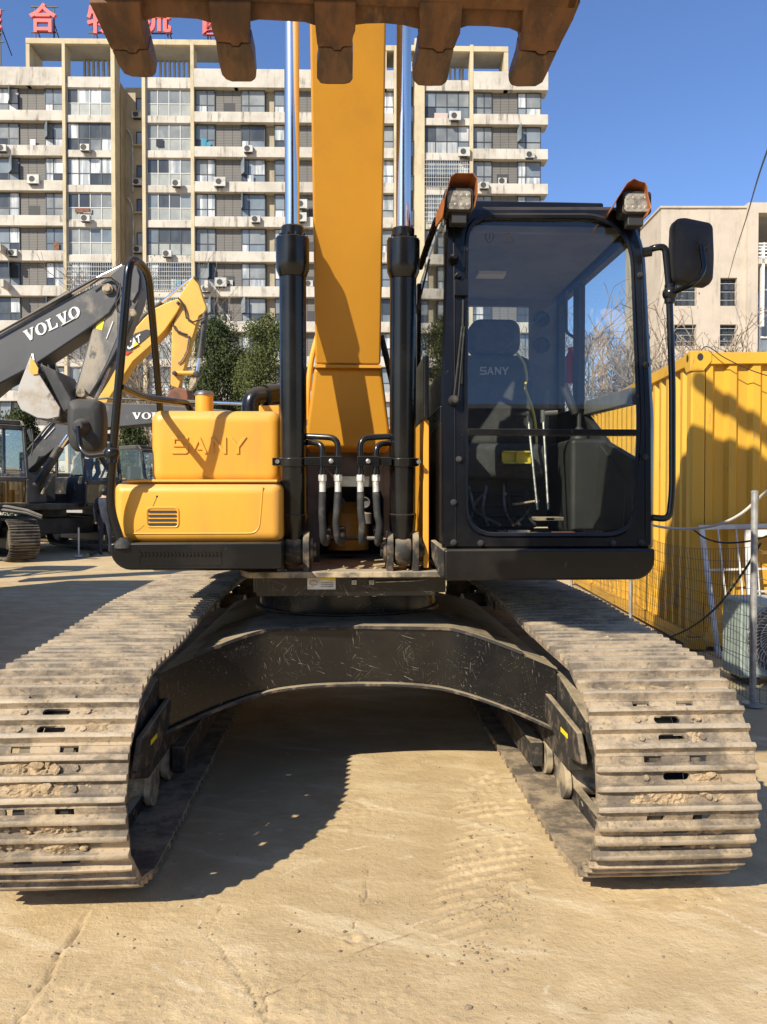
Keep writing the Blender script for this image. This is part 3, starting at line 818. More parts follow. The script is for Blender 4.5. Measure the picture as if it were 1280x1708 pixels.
# swing ring and revolving floor
m = MB(); m.lathe((XU, 5.06, .84), (0, 0, 1), [(0, .60), (.02, .60), (.02, .575), (.13, .575), (.14, .60), (.19, .60), (.19, .3)], 72)
ring = m.build('swing_ring', 'scratched_black', EX)
m = MB()
for k in range(36):
    a = 2 * math.pi * (k + .5) / 36; p = (XU + .555 * math.cos(a) * 1.06, 5.06 + .588 * math.sin(a), .985)
    m.lathe(p, (0, 0, -1), [(0, .014), (.018, .014), (.020, .010)], 6)
b = m.build('ring_bolts', 'worn_steel', ring); b['kind'] = 'stuff'
m = MB(); m.box((-.50, 4.14, 1.03), (.54, 6.6, 1.13)); m.box((-1.1, 4.4, 1.131), (1.2, 6.9, 1.158))
fr = m.build('revolving_frame', 'scratched_black', EX, bevel=.01)
m = MB()
m.prism([(-.50, 3.93, 1.135), (.535, 3.93, 1.135), (.60, 4.08, 1.135), (.45, 5.0, 1.135), (-.42, 5.0, 1.135), (-.56, 4.08, 1.135)], (0, 0, .032))
m.build('floor_plate', 'dusty_steel', fr, bevel=.006)
m = MB(); m.prism([(-.47, 4.02, 1.03), (.47, 4.02, 1.03), (.47, 4.02, 1.134), (-.47, 4.02, 1.134)], (0, .09, 0)); m.build('front_plate', 'scratched_black', fr, bevel=.004)
Pa = at(513, 961, 4.005); Pb = at(560, 983, 4.005)
m = MB(); m.box((Pa.x, 4.006, Pb.z), (Pb.x, 4.019, Pa.z)); sg = m.build('warning_label', 'sticker_white', fr, smooth=0)
m = MB(); m.box((Pa.x + .068, 4.003, Pa.z - .020), (Pb.x - .002, 4.0055, Pa.z - .002)); m.build('label_header', 'sticker_yellow', sg, smooth=0)
m = MB()
for k in range(3): m.box((Pa.x + .07, 4.004, Pa.z - .034 - k * .010), (Pb.x - .012, 4.0055, Pa.z - .0365 - k * .010))
m.tube([(Pa.x + .012 + .02 * (1 + math.cos(a * .6)), 4.0052, Pa.z - .035 + .013 * math.sin(a * .6)) for a in range(11)], .0014, 5)
m.build('label_print', 'plate_grey', sg, smooth=0)
m = MB()
for px in (591, 620):
    p = at(px, 971, 4.0); m.box((p.x - .013, 3.985, p.z - .013), (p.x + .013, 4.02, p.z + .013)); m.cyl((p.x, 3.98, p.z), (p.x, 3.99, p.z), .007, 10)
m.build('grease_fitting', 'worn_steel', fr, bevel=.002)
m = MB(); m.tube(smooth_path([at(627, 971, 3.99), at(660, 970, 3.985), at(700, 968, 4.0), at(742, 960, 4.1)]), .003, 6); m.build('grease_pipe', 'worn_steel', fr)

# bulkhead between the cylinders, with the dark arch
YBK = 4.52
def Pb_(px, py): return at(px, py, YBK)
m = MB()
out = [Pb_(505, 960), Pb_(505, 735), Pb_(665, 735), Pb_(665, 960)]
z0, z1 = Pb_(580, 948).z, Pb_(580, 732).z
xl, xr = Pb_(512, 0).x, Pb_(660, 0).x
al, ar, zt = Pb_(532, 0).x, Pb_(640, 0).x, Pb_(580, 812).z
m.box((xl, YBK, z0), (al, YBK + .03, z1)); m.box((ar, YBK, z0), (xr, YBK + .03, z1))
arch = [(al, zt - .07), (al + .02, zt - .02), (al + .07, zt), (ar - .07, zt), (ar - .02, zt - .02), (ar, zt - .07), (ar, z1), (al, z1)]
m.prism([(x, YBK, z) for x, z in arch], (0, .03, 0))
bk = m.build('bulkhead', 'plate_grey', EX, bevel=.003)
m = MB()
for s_ in (-1, 1): m.box((XU + s_ * .245 - .02, 4.53, 1.16), (XU + s_ * .245 + .02, 5.3, 1.95))
m.box((XU - .26, 5.28, 1.16), (XU + .26, 5.32, 1.9)); m.build('boom_bracket', 'plate_grey', EX, bevel=.005)
m = MB()
m.lathe((XU, 4.86, 1.22), (0, 0, 1), [(0, .13), (.22, .13), (.235, .12), (.30, .06), (.30, .02)], 24); m.build('swing_motor', 'yellow_paint', EX)
m = MB()
for px in (566, 608):
    p = at(px, 838, 4.56); m.lathe((p.x, 4.6, p.z), (0, -1, 0), [(0, .034), (.05, .034), (.05, .028), (.03, .026)], 20)
m.cyl(at(530, 898, 4.62), at(640, 898, 4.62), .012, 10)
p = at(613, 868, 4.55); m.lathe((p.x, 4.6, p.z - .02), (0, 0, 1), [(0, .03), (.06, .03), (.07, .015)], 14)
m.build('valve_pipes', 'plate_grey', EX)
m = MB(); p = at(600, 930, 4.05)
for k in range(9): rock(m, (random.uniform(-.35, .42), random.uniform(3.96, 4.2), 1.172), random.uniform(.008, .02))
g = m.build('floor_dirt', 'clod', fr, smooth=0, flip=False); g['kind'] = 'stuff'

# ---- boom cylinders
def cylinder_part(s_):
    x = XU + s_ * .282
    base = Vector((x, 4.0, 1.275)); top = Vector((x * .97, 3.74, 5.05))
    ax = (top - base).normalized()
    def h(py): return (at(580, py, 3.93).z - base.z) / ax.z
    hb = h(455)
    m = MB()
    m.lathe(base, ax, [(.05, .058), (.10, .066), (h(868), .070), (h(862), .0725), (h(858), .0725), (h(856), .0675), (h(462) - .02, .0675), (h(462) - .015, .0675)], 40)
    cy = m.build('boom_cylinder', 'cylinder_black', EX)
    if s_ < 0: cy['label'] = 'boom cylinder beside the yellow engine housing'
    else: cy['label'] = 'boom cylinder beside the cab'
    m = MB(); m.lathe(base, ax, [(h(466), .0675), (h(455), .082), (h(440), .0835), (h(420), .0835), (h(404), .0835), (h(403), .080)], 40)
    hd = m.build('cylinder_head', 'cylinder_black', cy)
    m = MB(); m.lathe(base, ax, [(h(404), .056), (h(386), .0565), (h(384), .052), (h(384), .03)], 36); m.build('rod_gland', 'cylinder_black', cy)
    m = MB()
    for k in range(10):
        a = 2 * math.pi * k / 10; q = base + ax * h(403) + Vector((.069 * math.cos(a), .069 * math.sin(a), 0)); m.lathe(q, ax, [(-.002, .009), (.011, .009), (.011, .003)], 6)
    b_ = m.build('head_bolts', 'cylinder_black', cy); b_['kind'] = 'stuff'
    m = MB(); m.lathe(base, ax, [(h(386), .0365), ((top - base).length, .0365)], 40); m.build('piston_rod', 'chrome', cy)
    m = MB(); m.lathe(base - Vector((.046, 0, 0)), (1, 0, 0), [(0, .06), (.004, .074), (.02, .084), (.072, .084), (.088, .074), (.092, .06)], 32)
    m.lathe(base, ax, [(.02, .05), (h(880), .060), (h(870), .066)], 30); m.build('cylinder_eye', 'dirty_steel', cy, bevel=.004)
    m = MB(); m.cyl(base - Vector((.115, 0, 0)), base + Vector((.115, 0, 0)), .036, 24)
    m.build('hinge_pin', 'dirty_steel', cy, bevel=.003)
    # welded lugs on the floor
    for dx in (-.066, .066):
        m = MB()
        pr = [(3.94, 1.16), (4.16, 1.16), (4.13, 1.30)] + [(4.0 + .088 * math.cos(R(a)), 1.285 + .088 * math.sin(R(a))) for a in range(10, 180, 17)] + [(3.915, 1.28)]
        m.prism([(x + dx - .017, y, z) for y, z in pr], (.034, 0, 0)); m.build('lug', 'dirty_steel', cy, bevel=.005)
    for dx in (-.092, .092):
        m = MB(); m.cyl((x + dx - .008, 4.0, 1.275), (x + dx + .008, 4.0, 1.275), .062, 24); m.build('pin_boss', 'dirty_steel', cy, bevel=.003)
    # hose clamp band round the barrel
    c = base + ax * h(770)
    m = MB(); m.lathe(c - ax * .022, ax, [(0, .0685), (0, .078), (.044, .078), (.044, .0685)], 36)
    inn = -s_
    xa = c.x + inn * .06; xb = at(571 if s_ < 0 else 597, 770, 3.93).x
    m.box((min(xa, xb), c.y - .075, c.z - .021), (max(xa, xb), c.y - .045, c.z + .021))
    m.box((c.x - inn * .095 - .012, c.y - .03, c.z - .02), (c.x - inn * .06 + .012, c.y + .03, c.z + .02))
    xm = at(553 if s_ < 0 else 614, 770, 3.93).x
    m.box((xm - .055, c.y - .092, c.z - .026), (xm + .055, c.y - .04, c.z + .026))
    cl = m.build('hose_clamp', 'cylinder_black', cy, bevel=.004)
    m = MB(); m.lathe((xm, c.y - .092, c.z), (0, -1, 0), [(0, .013), (.010, .013), (.012, .008)], 6); m.lathe((c.x - inn * .08, c.y - .03, c.z), (0, -1, 0), [(0, .012), (.012, .012)], 6)
    m.build('clamp_bolt', 'worn_steel', cl)
    yc = c.y - .066
    hoses = ((538, 740, 515), (564, 730, 505)) if s_ < 0 else ((627.5, 741, 655), (601.5, 730, 660))
    for px, pt, pe in hoses:
        X = at(px, 790, yc).x
        m = MB()
        ztop = at(px, pt, yc).z; zc = c.z
        xe = at(pe, pt, yc).x
        m.tube(round_path([(X, yc, zc - .055), (X, yc, ztop), (xe, yc + .05, ztop + .012), (xe + s_ * .02, yc + .12, ztop + .012)], .05), .0155, 12)
        m.cyl((X, yc, zc - .068), (X, yc, zc - .045), .021, 14); m.cyl((X, yc, zc - .05), (X, yc, zc - .03), .012, 12)
        pp = m.build('steel_pipe', 'cylinder_black', cy)
        m = MB(); zt_ = zc - .066
        m.lathe((X, yc, zt_), (0, 0, -1), [(0, .014), (0, .022), (.034, .022), (.034, .014)], 6)
        m.lathe((X, yc, zt_ - .034), (0, 0, -1), [(0, .0165), (.065, .0165), (.065, .012)], 16)
        m.build('hose_fitting', 'fitting_white', pp, smooth=30, bevel=.0015)
        m = MB(); j = random.uniform(-.008, .008)
        zb = at(px, 905, yc + .1).z
        m.tube(smooth_path([(X, yc, zt_ - .09), (X + j, yc - .008, zt_ - .2), (X + j * 2 + .004, yc + .0, zb + .10), (X + j + .005, yc + .02, zb + .03), (X + .012, yc + .08, zb), (X + .02, yc + .2, zb + .02), (X + .02, yc + .62, zb + .05)], 6), .0185, 14)
        m.build('hose', 'black_rubber', pp)
for s_ in (-1, 1): cylinder_part(s_)

# ---- boom, stick, bucket
def boomM(Y, Z, hw): return [Vector((XU - hw, Y, Z)), Vector((XU + hw, Y, Z))]
m = MB()
fr_ = [(4.215, 2.275), (3.91, 3.03), (3.62, 3.78), (3.15, 4.95), (2.9, 5.45), (2.45, 6.0), (1.75, 6.35), (1.35, 6.5)]
bk_ = [(4.95, 2.5), (4.7, 3.35), (4.42, 4.2), (4.05, 5.3), (3.7, 6.05), (2.9, 6.55), (1.9, 6.8), (1.35, 6.78)]
m.loft([[Vector((XU - .178, *a)), Vector((XU + .178, *a)), Vector((XU + .178, *b)), Vector((XU - .178, *b))] for a, b in zip(fr_, bk_)])
boom = m.build('boom', 'boom_paint', EX, bevel=.012, smooth=30)
m = MB()
def fo(Y, Z, hw, Yb, Zb): return [Vector((XU - hw, Y, Z)), Vector((XU + hw, Y, Z)), Vector((XU + hw, Yb, Zb)), Vector((XU - hw, Yb, Zb))]
m.loft([fo(4.235, 2.255, .186, 4.95, 2.45), fo(4.32, 1.94, .232, 5.1, 2.1), fo(4.345, 1.83, .236, 5.1, 1.75)])
m.build('boom_foot', 'boom_paint', boom, bevel=.02, smooth=30)
m = MB(); m.box((XU - .181, 4.205, 2.256), (XU + .181, 4.9, 2.272)); m.build('weld_seam', 'boom_paint', boom)
m = MB(); m.cyl((XU - .32, 4.8, 1.9), (XU + .32, 4.8, 1.9), .07, 24); m.build('boom_pin', 'dusty_steel', boom)
m = MB()
for s_ in (-1, 1):
    m.cyl((XU + s_ * .17, 3.74, 5.05), (XU + s_ * .36, 3.74, 5.05), .07, 20)
m.build('rod_pin', 'dusty_steel', boom)
# yellow and black pipes along the boom sides
m = MB(); m.tube(smooth_path([at(530, 560, 4.5), at(520, 600, 4.5), at(514, 650, 4.5), at(512, 700, 4.5)]), .016, 10); m.build('boom_pipe', 'yellow_paint', boom)
m = MB(); m.tube(smooth_path([at(636, 560, 4.5), at(648, 610, 4.5), at(658, 660, 4.5), at(662, 720, 4.5)]), .018, 10); m.build('boom_hose', 'black_rubber', boom)
# stick hangs from the boom tip down to the bucket
m = MB()
st = [(1.15, 7.25), (1.95, 6.75), (1.72, 5.4), (1.62, 4.15), (1.42, 4.05), (1.25, 5.2), (0.95, 6.6)]
m.prism([(XU - .15, y, z) for y, z in st], (.30, 0, 0)); stick = m.build('stick', 'boom_paint', EX, bevel=.02)
m = MB(); m.tube([(XU, 2.6, 7.0), (XU, 1.6, 7.12), ], .08, 20); m.tube([(XU, 3.4, 6.75), (XU, 2.6, 7.0)], .09, 20); m.build('stick_cylinder', 'cylinder_black', EX)
m = MB(); m.tube([(XU, 0.95, 6.6), (XU, 1.0, 5.4)], .075, 20); m.tube([(XU, 1.0, 5.4), (XU, 1.0, 4.35)], .045, 20); m.build('bucket_cylinder', 'cylinder_black', EX)
m = MB()
for s_ in (-1, 1): m.box((XU + s_ * .19 - .02, .95, 4.15), (XU + s_ * .19 + .02, 1.55, 4.45))
m.build('bucket_link', 'boom_paint', EX, bevel=.02)
# bucket
def Yt(py): return 1.955 + 0.155 * max(py, 0) / 133
def yt(px, py): return at(px, py, Yt(py))
prof = [(1.965, 2.79), (1.72, 2.86), (1.42, 3.02), (1.18, 3.28), (1.08, 3.62), (1.15, 3.95), (1.40, 4.12), (1.75, 4.14)]
th = 0.035
XB0, XB1 = at(152, 0, Yt(0)).x, at(964, 0, Yt(0)).x
XBc = (XB0 + XB1) / 2; BW = (XB1 - XB0) / 2 - .004
m = MB()
inn = []
for i, (y, z) in enumerate(prof):
    a = Vector(prof[max(i - 1, 0)]); b = Vector(prof[min(i + 1, len(prof) - 1)]); t = (b - a).normalized(); n = Vector((t.y, -t.x))
    inn.append((y + n.x * th, z + n.y * th))
m.loft([[Vector((XBc - BW, *o)), Vector((XBc + BW, *o)), Vector((XBc + BW, *i)), Vector((XBc - BW, *i))] for o, i in zip(prof, inn)])
for s_ in (-1, 1):
    m.prism([(XBc + s_ * BW - (.03 if s_ > 0 else 0), y, z) for y, z in prof], (.03, 0, 0))
for s_ in (-1, 1): m.box((XU + s_ * .2 - .02, 1.25, 4.05), (XU + s_ * .2 + .02, 1.75, 4.30))
bucket = m.build('bucket', 'bucket_rust', EX, bevel=.006)
# scalloped lip plate
T_TOP = [(146, 240), (354, 418), (527, 592), (700, 766), (867, 966)]
lip = [(150, -8)]
LP = [(200, 20), (240, 36), (262, 30), (300, 31), (330, 33), (354, 40), (385, 40), (418, 37), (432, 34), (470, 36), (508, 38), (527, 44), (560, 44), (592, 43), (612, 40.5), (640, 40), (672, 43), (700, 50), (735, 50), (766, 49), (780, 44.5), (815, 45), (850, 48.5), (868, 56), (905, 45), (940, 20)]
m = MB()
low = [yt(x, y) for x, y in LP]
upp = [yt(x, -22) for x, y in LP]
dn = Vector((0, .018, .032))
m.loft([[a, b, b + dn, a + dn] for a, b in zip(low, upp)])
m.build('cutting_edge', 'bucket_rust', bucket, bevel=.005)
TEETH = [
 ([(150, -8), (180, 56), (188, 73)], [(188, 73), (199, 101), (209, 116), (222, 121), (244, 122.5), (257, 121), (262, 113), (255, 90), (249, 72)], [(249, 72), (246, 62), (240, 36), (236, -8)]),
 ([(350, -8), (354, 37), (361, 60)], [(361, 60), (366, 97), (371, 118), (378, 126), (388, 130), (420, 130), (427, 125), (428, 118), (425, 90), (418, 62)], [(418, 62), (413, 50), (418, 37), (420, -8)]),
 ([(524, -8), (527, 42), (530, 68)], [(530, 68), (533, 80), (529, 100), (529, 124), (535, 133), (546, 134.5), (575, 134.5), (584, 132), (588.5, 126), (589, 85), (587, 68)], [(587, 68), (589, 52), (593, 42), (594, -8)]),
 ([(699, -8), (700, 48), (698, 70)], [(698, 70), (693, 95), (688, 112), (688.5, 127), (697, 136.5), (712, 138), (736, 137.5), (745, 131), (748, 120), (752, 95), (757, 72)], [(757, 72), (762, 58), (767, 47), (772, -8)]),
 ([(872, -8), (868, 56), (866, 74)], [(866, 74), (862, 92), (852, 116), (848, 128), (852, 136), (862, 139), (893, 138.5), (905, 131), (912, 116), (920, 97), (929, 76)], [(929, 76), (936, 60), (955, 20), (968, -8)]),
]
for L, Tp, Rr in TEETH:
    nv = Vector((0, -.45, -.86)).normalized()
    m = MB()
    body = [yt(*p) for p in L] + [yt(*p) for p in Rr]
    c = sum(body, Vector()) / len(body)
    j0, j1 = L[-1], Rr[0]
    notch = [(lerp(j0[0], j1[0], .42), lerp(j0[1], j1[1], .42) + 1), (lerp(j0[0], j1[0], .48), lerp(j0[1], j1[1], .48) + 6), (lerp(j0[0], j1[0], .68), lerp(j0[1], j1[1], .68) + 6), (lerp(j0[0], j1[0], .74), lerp(j0[1], j1[1], .74))]
    bodyp = [yt(*p) for p in L] + [yt(*p) for p in notch] + [yt(*p) for p in Rr]
    m.prism([p + nv * .026 for p in bodyp], -nv * .075); m.build('tooth_adapter', 'bucket_rust', bucket, bevel=.009, seg=2)
    m = MB()
    tip = [yt(p[0], p[1] + 1.2) for p in Tp]
    tip_full = tip + [yt(p[0], p[1] + 2.0) for p in reversed(notch)]
    # wedge: thick at the adapter, thinner at the point
    lo = [p + nv * (.022 - .008 * max(0, (Tp[i][1] - 75) / 60) if i < len(Tp) else .022) for i, p in enumerate(tip_full)]
    hi = [p - nv * (.045 - .035 * max(0, (Tp[i][1] - 75) / 60) if i < len(Tp) else .045) for i, p in enumerate(tip_full)]
    m.loft([lo, hi]); m.build('bucket_tooth', 'tooth_steel', bucket, bevel=.008, seg=2)
# ---- left skirt and yellow housing
def ext(mb, loop2, y0, y1, mi=0):      # loop of (x, z) pushed from y0 to y1
    mb.prism([(x, y0, z) for x, z in loop2], (0, y1 - y0, 0), mi)
YS = 3.72
a, b = at(183, 906, YS), at(470, 950, YS)
m = MB(); ext(m, rrect(a.x, b.x, b.z, a.z, (.01, .01, .015, .10)), YS, 5.2)
sk = m.build('step_skirt', 'black_paint', EX, bevel=.012)
a, b = at(232, 917, YS), at(370, 943, YS)
m = MB()
m.box((a.x, YS - .003, b.z), (a.x + .004, YS + .01, a.z)); m.box((b.x - .004, YS - .003, b.z), (b.x, YS + .01, a.z)); m.box((a.x + .004, YS - .003, b.z), (b.x - .004, YS + .01, b.z + .004))
n = 22
for k in range(n):
    x0 = lerp(a.x, b.x, (k + .08) / n); x1 = lerp(a.x, b.x, (k + .92) / n); xm = (x0 + x1) / 2
    m.prism([(x0, YS - .006, a.z - .022), (xm, YS - .006, a.z - .010), (x1, YS - .006, a.z - .022), (xm, YS - .006, a.z - .034)], (0, .012, 0))
m.build('tread_pattern', 'black_paint', sk, smooth=0)
def rounded_box(mb, x0, x1, z0, z1, yf, yb, r, ry):   # front face with rolled edges
    loops = []
    K = 5
    for k in range(K + 1):
        q = math.pi / 2 * k / K; ins = ry * (1 - math.sin(q)); y = yf + ry * (1 - math.cos(q))
        ins = ry * (1 - math.sin(math.pi / 2 * k / K)); y = yf + ry * (1 - math.cos(math.pi / 2 * (1 - k / K)))
        y = yf + ry * (1 - math.sin(math.pi / 2 * k / K)) if False else yf + ry * (1 - math.cos(math.pi / 2 * k / K))
        loops.append([Vector((x, y, z)) for x, z in rrect(x0 + ins, x1 - ins, z0 + ins, z1 - ins, max(r - ins * .6, .008), 5)])
    loops.append([Vector((x, yb, z)) for x, z in rrect(x0, x1, z0, z1, r, 5)])
    mb.loft(loops)
YH1, YH2 = 3.79, 4.03
a, b = at(188, 805, YH1), at(470, 905, YH1)
m = MB(); rounded_box(m, a.x, b.x, b.z + .003, a.z, YH1, 5.3, .035, .05)
lower = m.build('engine_housing', 'yellow_paint', EX, smooth=40)
LX0, LX1, LZ0, LZ1 = a.x, b.x, b.z, a.z
# pressed line along the bottom and step panel on the right
m = MB(); p = at(210, 890, YH1); q = at(432, 891, YH1)
m.tube(round_path([(p.x, YH1, p.z), (q.x, YH1, p.z), (q.x + .02, YH1, at(0, 812, YH1).z)], .05), .0035, 8)
m.build('pressed_line', 'yellow_paint', lower)
m = MB(); m.tube([at(262, 829, YH1), at(258, 838, YH1), at(255, 845, YH1)], .0016, 5); m.tube([at(241, 876, YH1), at(234, 882, YH1), at(227, 886, YH1)], .0013, 5); m.lathe(at(262, 828, YH1), (0, -1, 0), [(0, .006), (.002, .003)], 8); m.build('paint_chip', 'dirty_steel', lower)
m = MB(); a, b = at(203, 799, YH1 - .0), at(455, 806, YH1)
m.prism([(LX0 + .06, 3.80, LZ1 + .002), (LX1 - .02, 3.80, LZ1 + .002), (LX1 - .02, 3.80, LZ1 + .016), (LX0 + .06, 3.80, LZ1 + .016)], (0, .4, 0))
m.build('housing_lid', 'yellow_paint', lower, bevel=.006)
# vent: pressed frame, dark back and four slots
a, b = at(243, 845, YH1), at(299, 880, YH1)
o = rrect(a.x, b.x, b.z, a.z, .02, 5); i_ = rrect(a.x + .010, b.x - .006, b.z + .006, a.z - .010, .016, 5)
m = MB(); m.loft([[Vector((x, YH1 - .001, z)) for x, z in o], [Vector((x, YH1 - .006, z)) for x, z in [(lerp(p[0], q[0], .35), lerp(p[1], q[1], .35)) for p, q in zip(o, i_)]], [Vector((x, YH1 - .004, z)) for x, z in i_]], cap=False)
v = m.build('vent_frame', 'yellow_paint', lower)
for k in range(4):
    py = 853.5 + k * 7.0; c = at(248, py, YH1); d = at(297, py, YH1)
    m = MB(); ext(m, rrect(c.x, d.x - .006, c.z - .006, c.z + .006, .0055, 4), YH1 - .0035, YH1 + .01); m.build('vent_slot', 'cab_black', lower)
a, b = at(250, 683, YH2), at(468, 800, YH2)
m = MB(); rounded_box(m, a.x, b.x, b.z - .02, a.z, YH2, 5.25, .05, .055)
upper = m.build('tank_housing', 'yellow_paint', EX, smooth=40)
UX0, UX1, UZ1 = a.x, b.x, a.z
m = MB(); p0, p1 = at(287, 757, YH2), at(415, 757, YH2)
hgt = at(287, 729, YH2).z - p0.z
def block_word(mb, p0, p1, h, dep, st=0.16):
    """SANY in straight bar letters"""
    W = (p1 - p0).length; ux = (p1 - p0).normalized(); uz = Vector((0, 0, 1)); lw = W / 4 * .86; gap = W / 4
    def poly(x0, pts): mb.prism([p0 + ux * (x0 + u * lw) + uz * (v * h) + Vector((0, -dep, 0)) for u, v in pts], (0, dep, 0))
    s = st; t = s * h / lw
    g = 0
    poly(g, [(0, 0), (.86, 0), (1, .10), (1, .48), (.9, .58), (.2, .58), (.2, .84), (1, .84), (1, 1), (.12, 1), (0, .9), (0, .52), (.1, .42), (.8, .42), (.8, .16), (0, .16)])
    g = gap
    poly(g, [(-.06, 0), (.14, 0), (.46, .72), (.60, .40), (.42, .40), (.36, .24), (.68, .24), (.80, 0), (1.0, 0), (.56, 1), (.38, 1)])
    g = 2 * gap
    poly(g, [(.04, 0), (.22, 0), (.22, .72), (.80, 0), (.98, 0), (.98, 1), (.80, 1), (.80, .30), (.22, 1), (.04, 1)])
    g = 3 * gap
    poly(g, [(.40, 0), (.60, 0), (.60, .40), (1.06, 1), (.84, 1), (.50, .56), (.16, 1), (-.06, 1), (.40, .40)])
block_word(m, p0, p1, hgt, .0075)
m.build('raised_lettering', 'yellow_paint', upper, bevel=.002, smooth=30)
# filler neck, small parts on top
c = at(341, 683, 4.42)
m = MB(); m.lathe((c.x, 4.42, UZ1 - .01), (0, 0, 1), [(0, .05), (.135, .05)], 32); nk = m.build('filler_neck', 'yellow_paint', upper)
zt = UZ1 + .125
m = MB(); m.lathe((c.x, 4.42, zt), (0, 0, 1), [(0, .05), (0, .056), (.012, .056), (.016, .050), (.022, .046), (.022, .01)], 32); m.build('filler_cap', 'worn_steel', nk)
m = MB(); q = at(320, 678, 4.4); m.lathe((q.x, 4.4, UZ1 - .01), (0, 0, 1), [(0, .04), (.03, .04), (.034, .036)], 24); m.build('tank_cap', 'yellow_paint', upper)
m = MB(); m.tube(round_path([at(420, 700, 4.7), at(418, 662, 4.7), at(450, 658, 4.75), at(480, 658, 4.9)], .09), .055, 18); 
m.tube([at(442, 660, 4.72), at(466, 658, 4.8)], .066, 18); m.build('air_pipe', 'cylinder_black', EX)
m = MB(); a, b = at(432, 676, 4.3), at(466, 690, 4.3); m.box((a.x, 4.3, UZ1 - .01), (b.x, 4.5, a.z)); m.build('tank_bracket', 'yellow_paint', upper, bevel=.005)
m = MB(); p = at(470, 742, 4.2); m.lathe((p.x - .01, 4.2, p.z), (1, 0, 0), [(0, .02), (.03, .02)], 12); m.build('latch', 'dusty_steel', upper)
# engine compartment and counterweight behind
m = MB(); m.box((-1.2, 5.35, 1.17), (.40, 6.5, 1.88)); m.build('engine_cover', 'yellow_paint', EX, bevel=.03)
m = MB(); m.prism([(-1.25, 6.52, 1.12), (1.27, 6.52, 1.12), (1.27, 7.0, 1.12), (.8, 7.5, 1.12), (-.78, 7.5, 1.12), (-1.25, 7.0, 1.12)], (0, 0, .80)); m.build('counterweight', 'plate_grey', EX, bevel=.05)
m = MB(); m.box((.40, 3.98, 1.18), (.43, 5.4, 1.95)); m.build('side_plate', 'yellow_paint', EX, bevel=.004)

# ---- hand rail and mirror on the left
m = MB()
path = [at(203, 907, 3.74), at(183, 846, 3.72), at(190, 735, 3.66), at(205, 560, 3.60), at(216, 425, 3.58), at(247, 450, 3.8), at(257, 560, 4.2), at(268, 690, 4.6)]
m.tube(round_path(path, .10, 6), .0195, 14); rail = m.build('hand_rail', 'cylinder_black', EX)
m = MB(); p = path[0]; m.lathe((p.x + .01, p.y, p.z - .02), (0, 0, 1), [(0, .045), (.02, .043), (.05, .025)], 20); m.build('rail_socket', 'black_rubber', rail)
def mirror(corners, Y, thick, tilt, ball, hub, arm, name_side):
    """corners: px outline of the housing back; a softly domed shell with the mirror glass behind"""
    pts = [at(x, y, Y + tilt * (x - corners[0][0])) for x, y in corners]
    pts = [p for p in round_path(pts + [pts[0], pts[1]], .035, 4)][1:-1]
    # drop the repeated start
    mb = MB(); c = sum(pts, Vector()) / len(pts)
    up = Vector((0, 1, 0))
    loops = []
    for k, (sc, dy) in enumerate(((1.0, thick), (1.0, thick * .35), (.97, thick * .12), (.90, 0.0), (.62, -.012), (.56, -.013))):
        loops.append([c + (p - c) * sc + Vector((0, dy, 0)) for p in pts])
    mb.loft(loops); h = mb.build('mirror', 'mirror_plastic', EX, smooth=50)
    h['label'] = 'rear view mirror on the hand rail beside the yellow housing' if name_side < 0 else 'rear view mirror on the rail beside the cab'
    mb = MB(); mb.loft([[c + (p - c) * .93 + Vector((0, thick + .001, 0)) for p in pts], [c + (p - c) * .93 + Vector((0, thick + .004, 0)) for p in pts]]); mb.build('mirror_glass', 'chrome', h)
    mb = MB(); q = at(*hub, Y - .015); mb.lathe(q + Vector((0, .02, 0)), (0, -1, 0), [(0, .045), (.015, .040), (.035, .028), (.055, .026), (.06, .02)], 20); mb.build('mirror_hub', 'mirror_plastic', h)
    mb = MB(); mb.tube(round_path(arm, .05, 5), .0125, 12); mb.build('mirror_arm', 'cylinder_black', h)
    mb = MB(); mb.sphere(ball, .036, 20, 14); mb.tube([ball - Vector((0, 0, .045)), ball + Vector((0, 0, .045))], .026, 16); mb.build('ball_clamp', 'cylinder_black', h)
mb_ = MB(); mb_.tube(round_path([at(201, 645, 3.63), at(241, 663, 3.93), at(312, 672, 4.4), at(322, 690, 4.4)], .12), .018, 12); mb_.build('rail_brace', 'cylinder_black', rail)
bl = at(187, 756, 3.67)
hubp = at(134, 712, 3.77)
mirror([(112, 668), (125, 664), (160, 665), (169, 672), (173, 700), (171, 745), (160, 754), (122, 753), (113, 740), (110, 700)], 3.79, .07, .0004, bl, (134, 712),
       [hubp + Vector((0, -.03, 0)), at(134, 748, 3.73), at(146, 761, 3.70), bl], -1)

# ---- cab
def YC(py): return 3.70 + (915 - py) * 0.00020
def CP(px, py, off=0.0): return at(px, py, YC(py) + off)
K = 7
def cornered(pts, rad):     # px polygon with rounded corners, same count for every polygon of equal length
    n = len(pts); out = []
    for i in range(n):
        a = Vector((*pts[i - 1], 0)); b = Vector((*pts[i], 0)); c = Vector((*pts[(i + 1) % n], 0))
        r = rad[i]; da = (a - b).normalized() * r; dc = (c - b).normalized() * r
        for j in range(K):
            t = j / (K - 1); q = (1 - t) ** 2 * (b + da) + 2 * t * (1 - t) * b + t * t * (b + dc); out.append((q.x, q.y))
    return out
OUT = cornered([(737, 916), (736, 640), (745, 345), (1052, 345), (1076, 420), (1091, 700), (1089, 916)], [8, 2, 16, 34, 20, 20, 8])
INN = cornered([(781, 890), (779, 640), (781, 362), (1026, 362), (1053, 420), (1064, 700), (1057, 890)], [46, 3, 44, 52, 26, 26, 46])
m = MB()
L0 = [CP(x, y, .12) for x, y in OUT]; L1 = [CP(x, y, .02) for x, y in OUT]
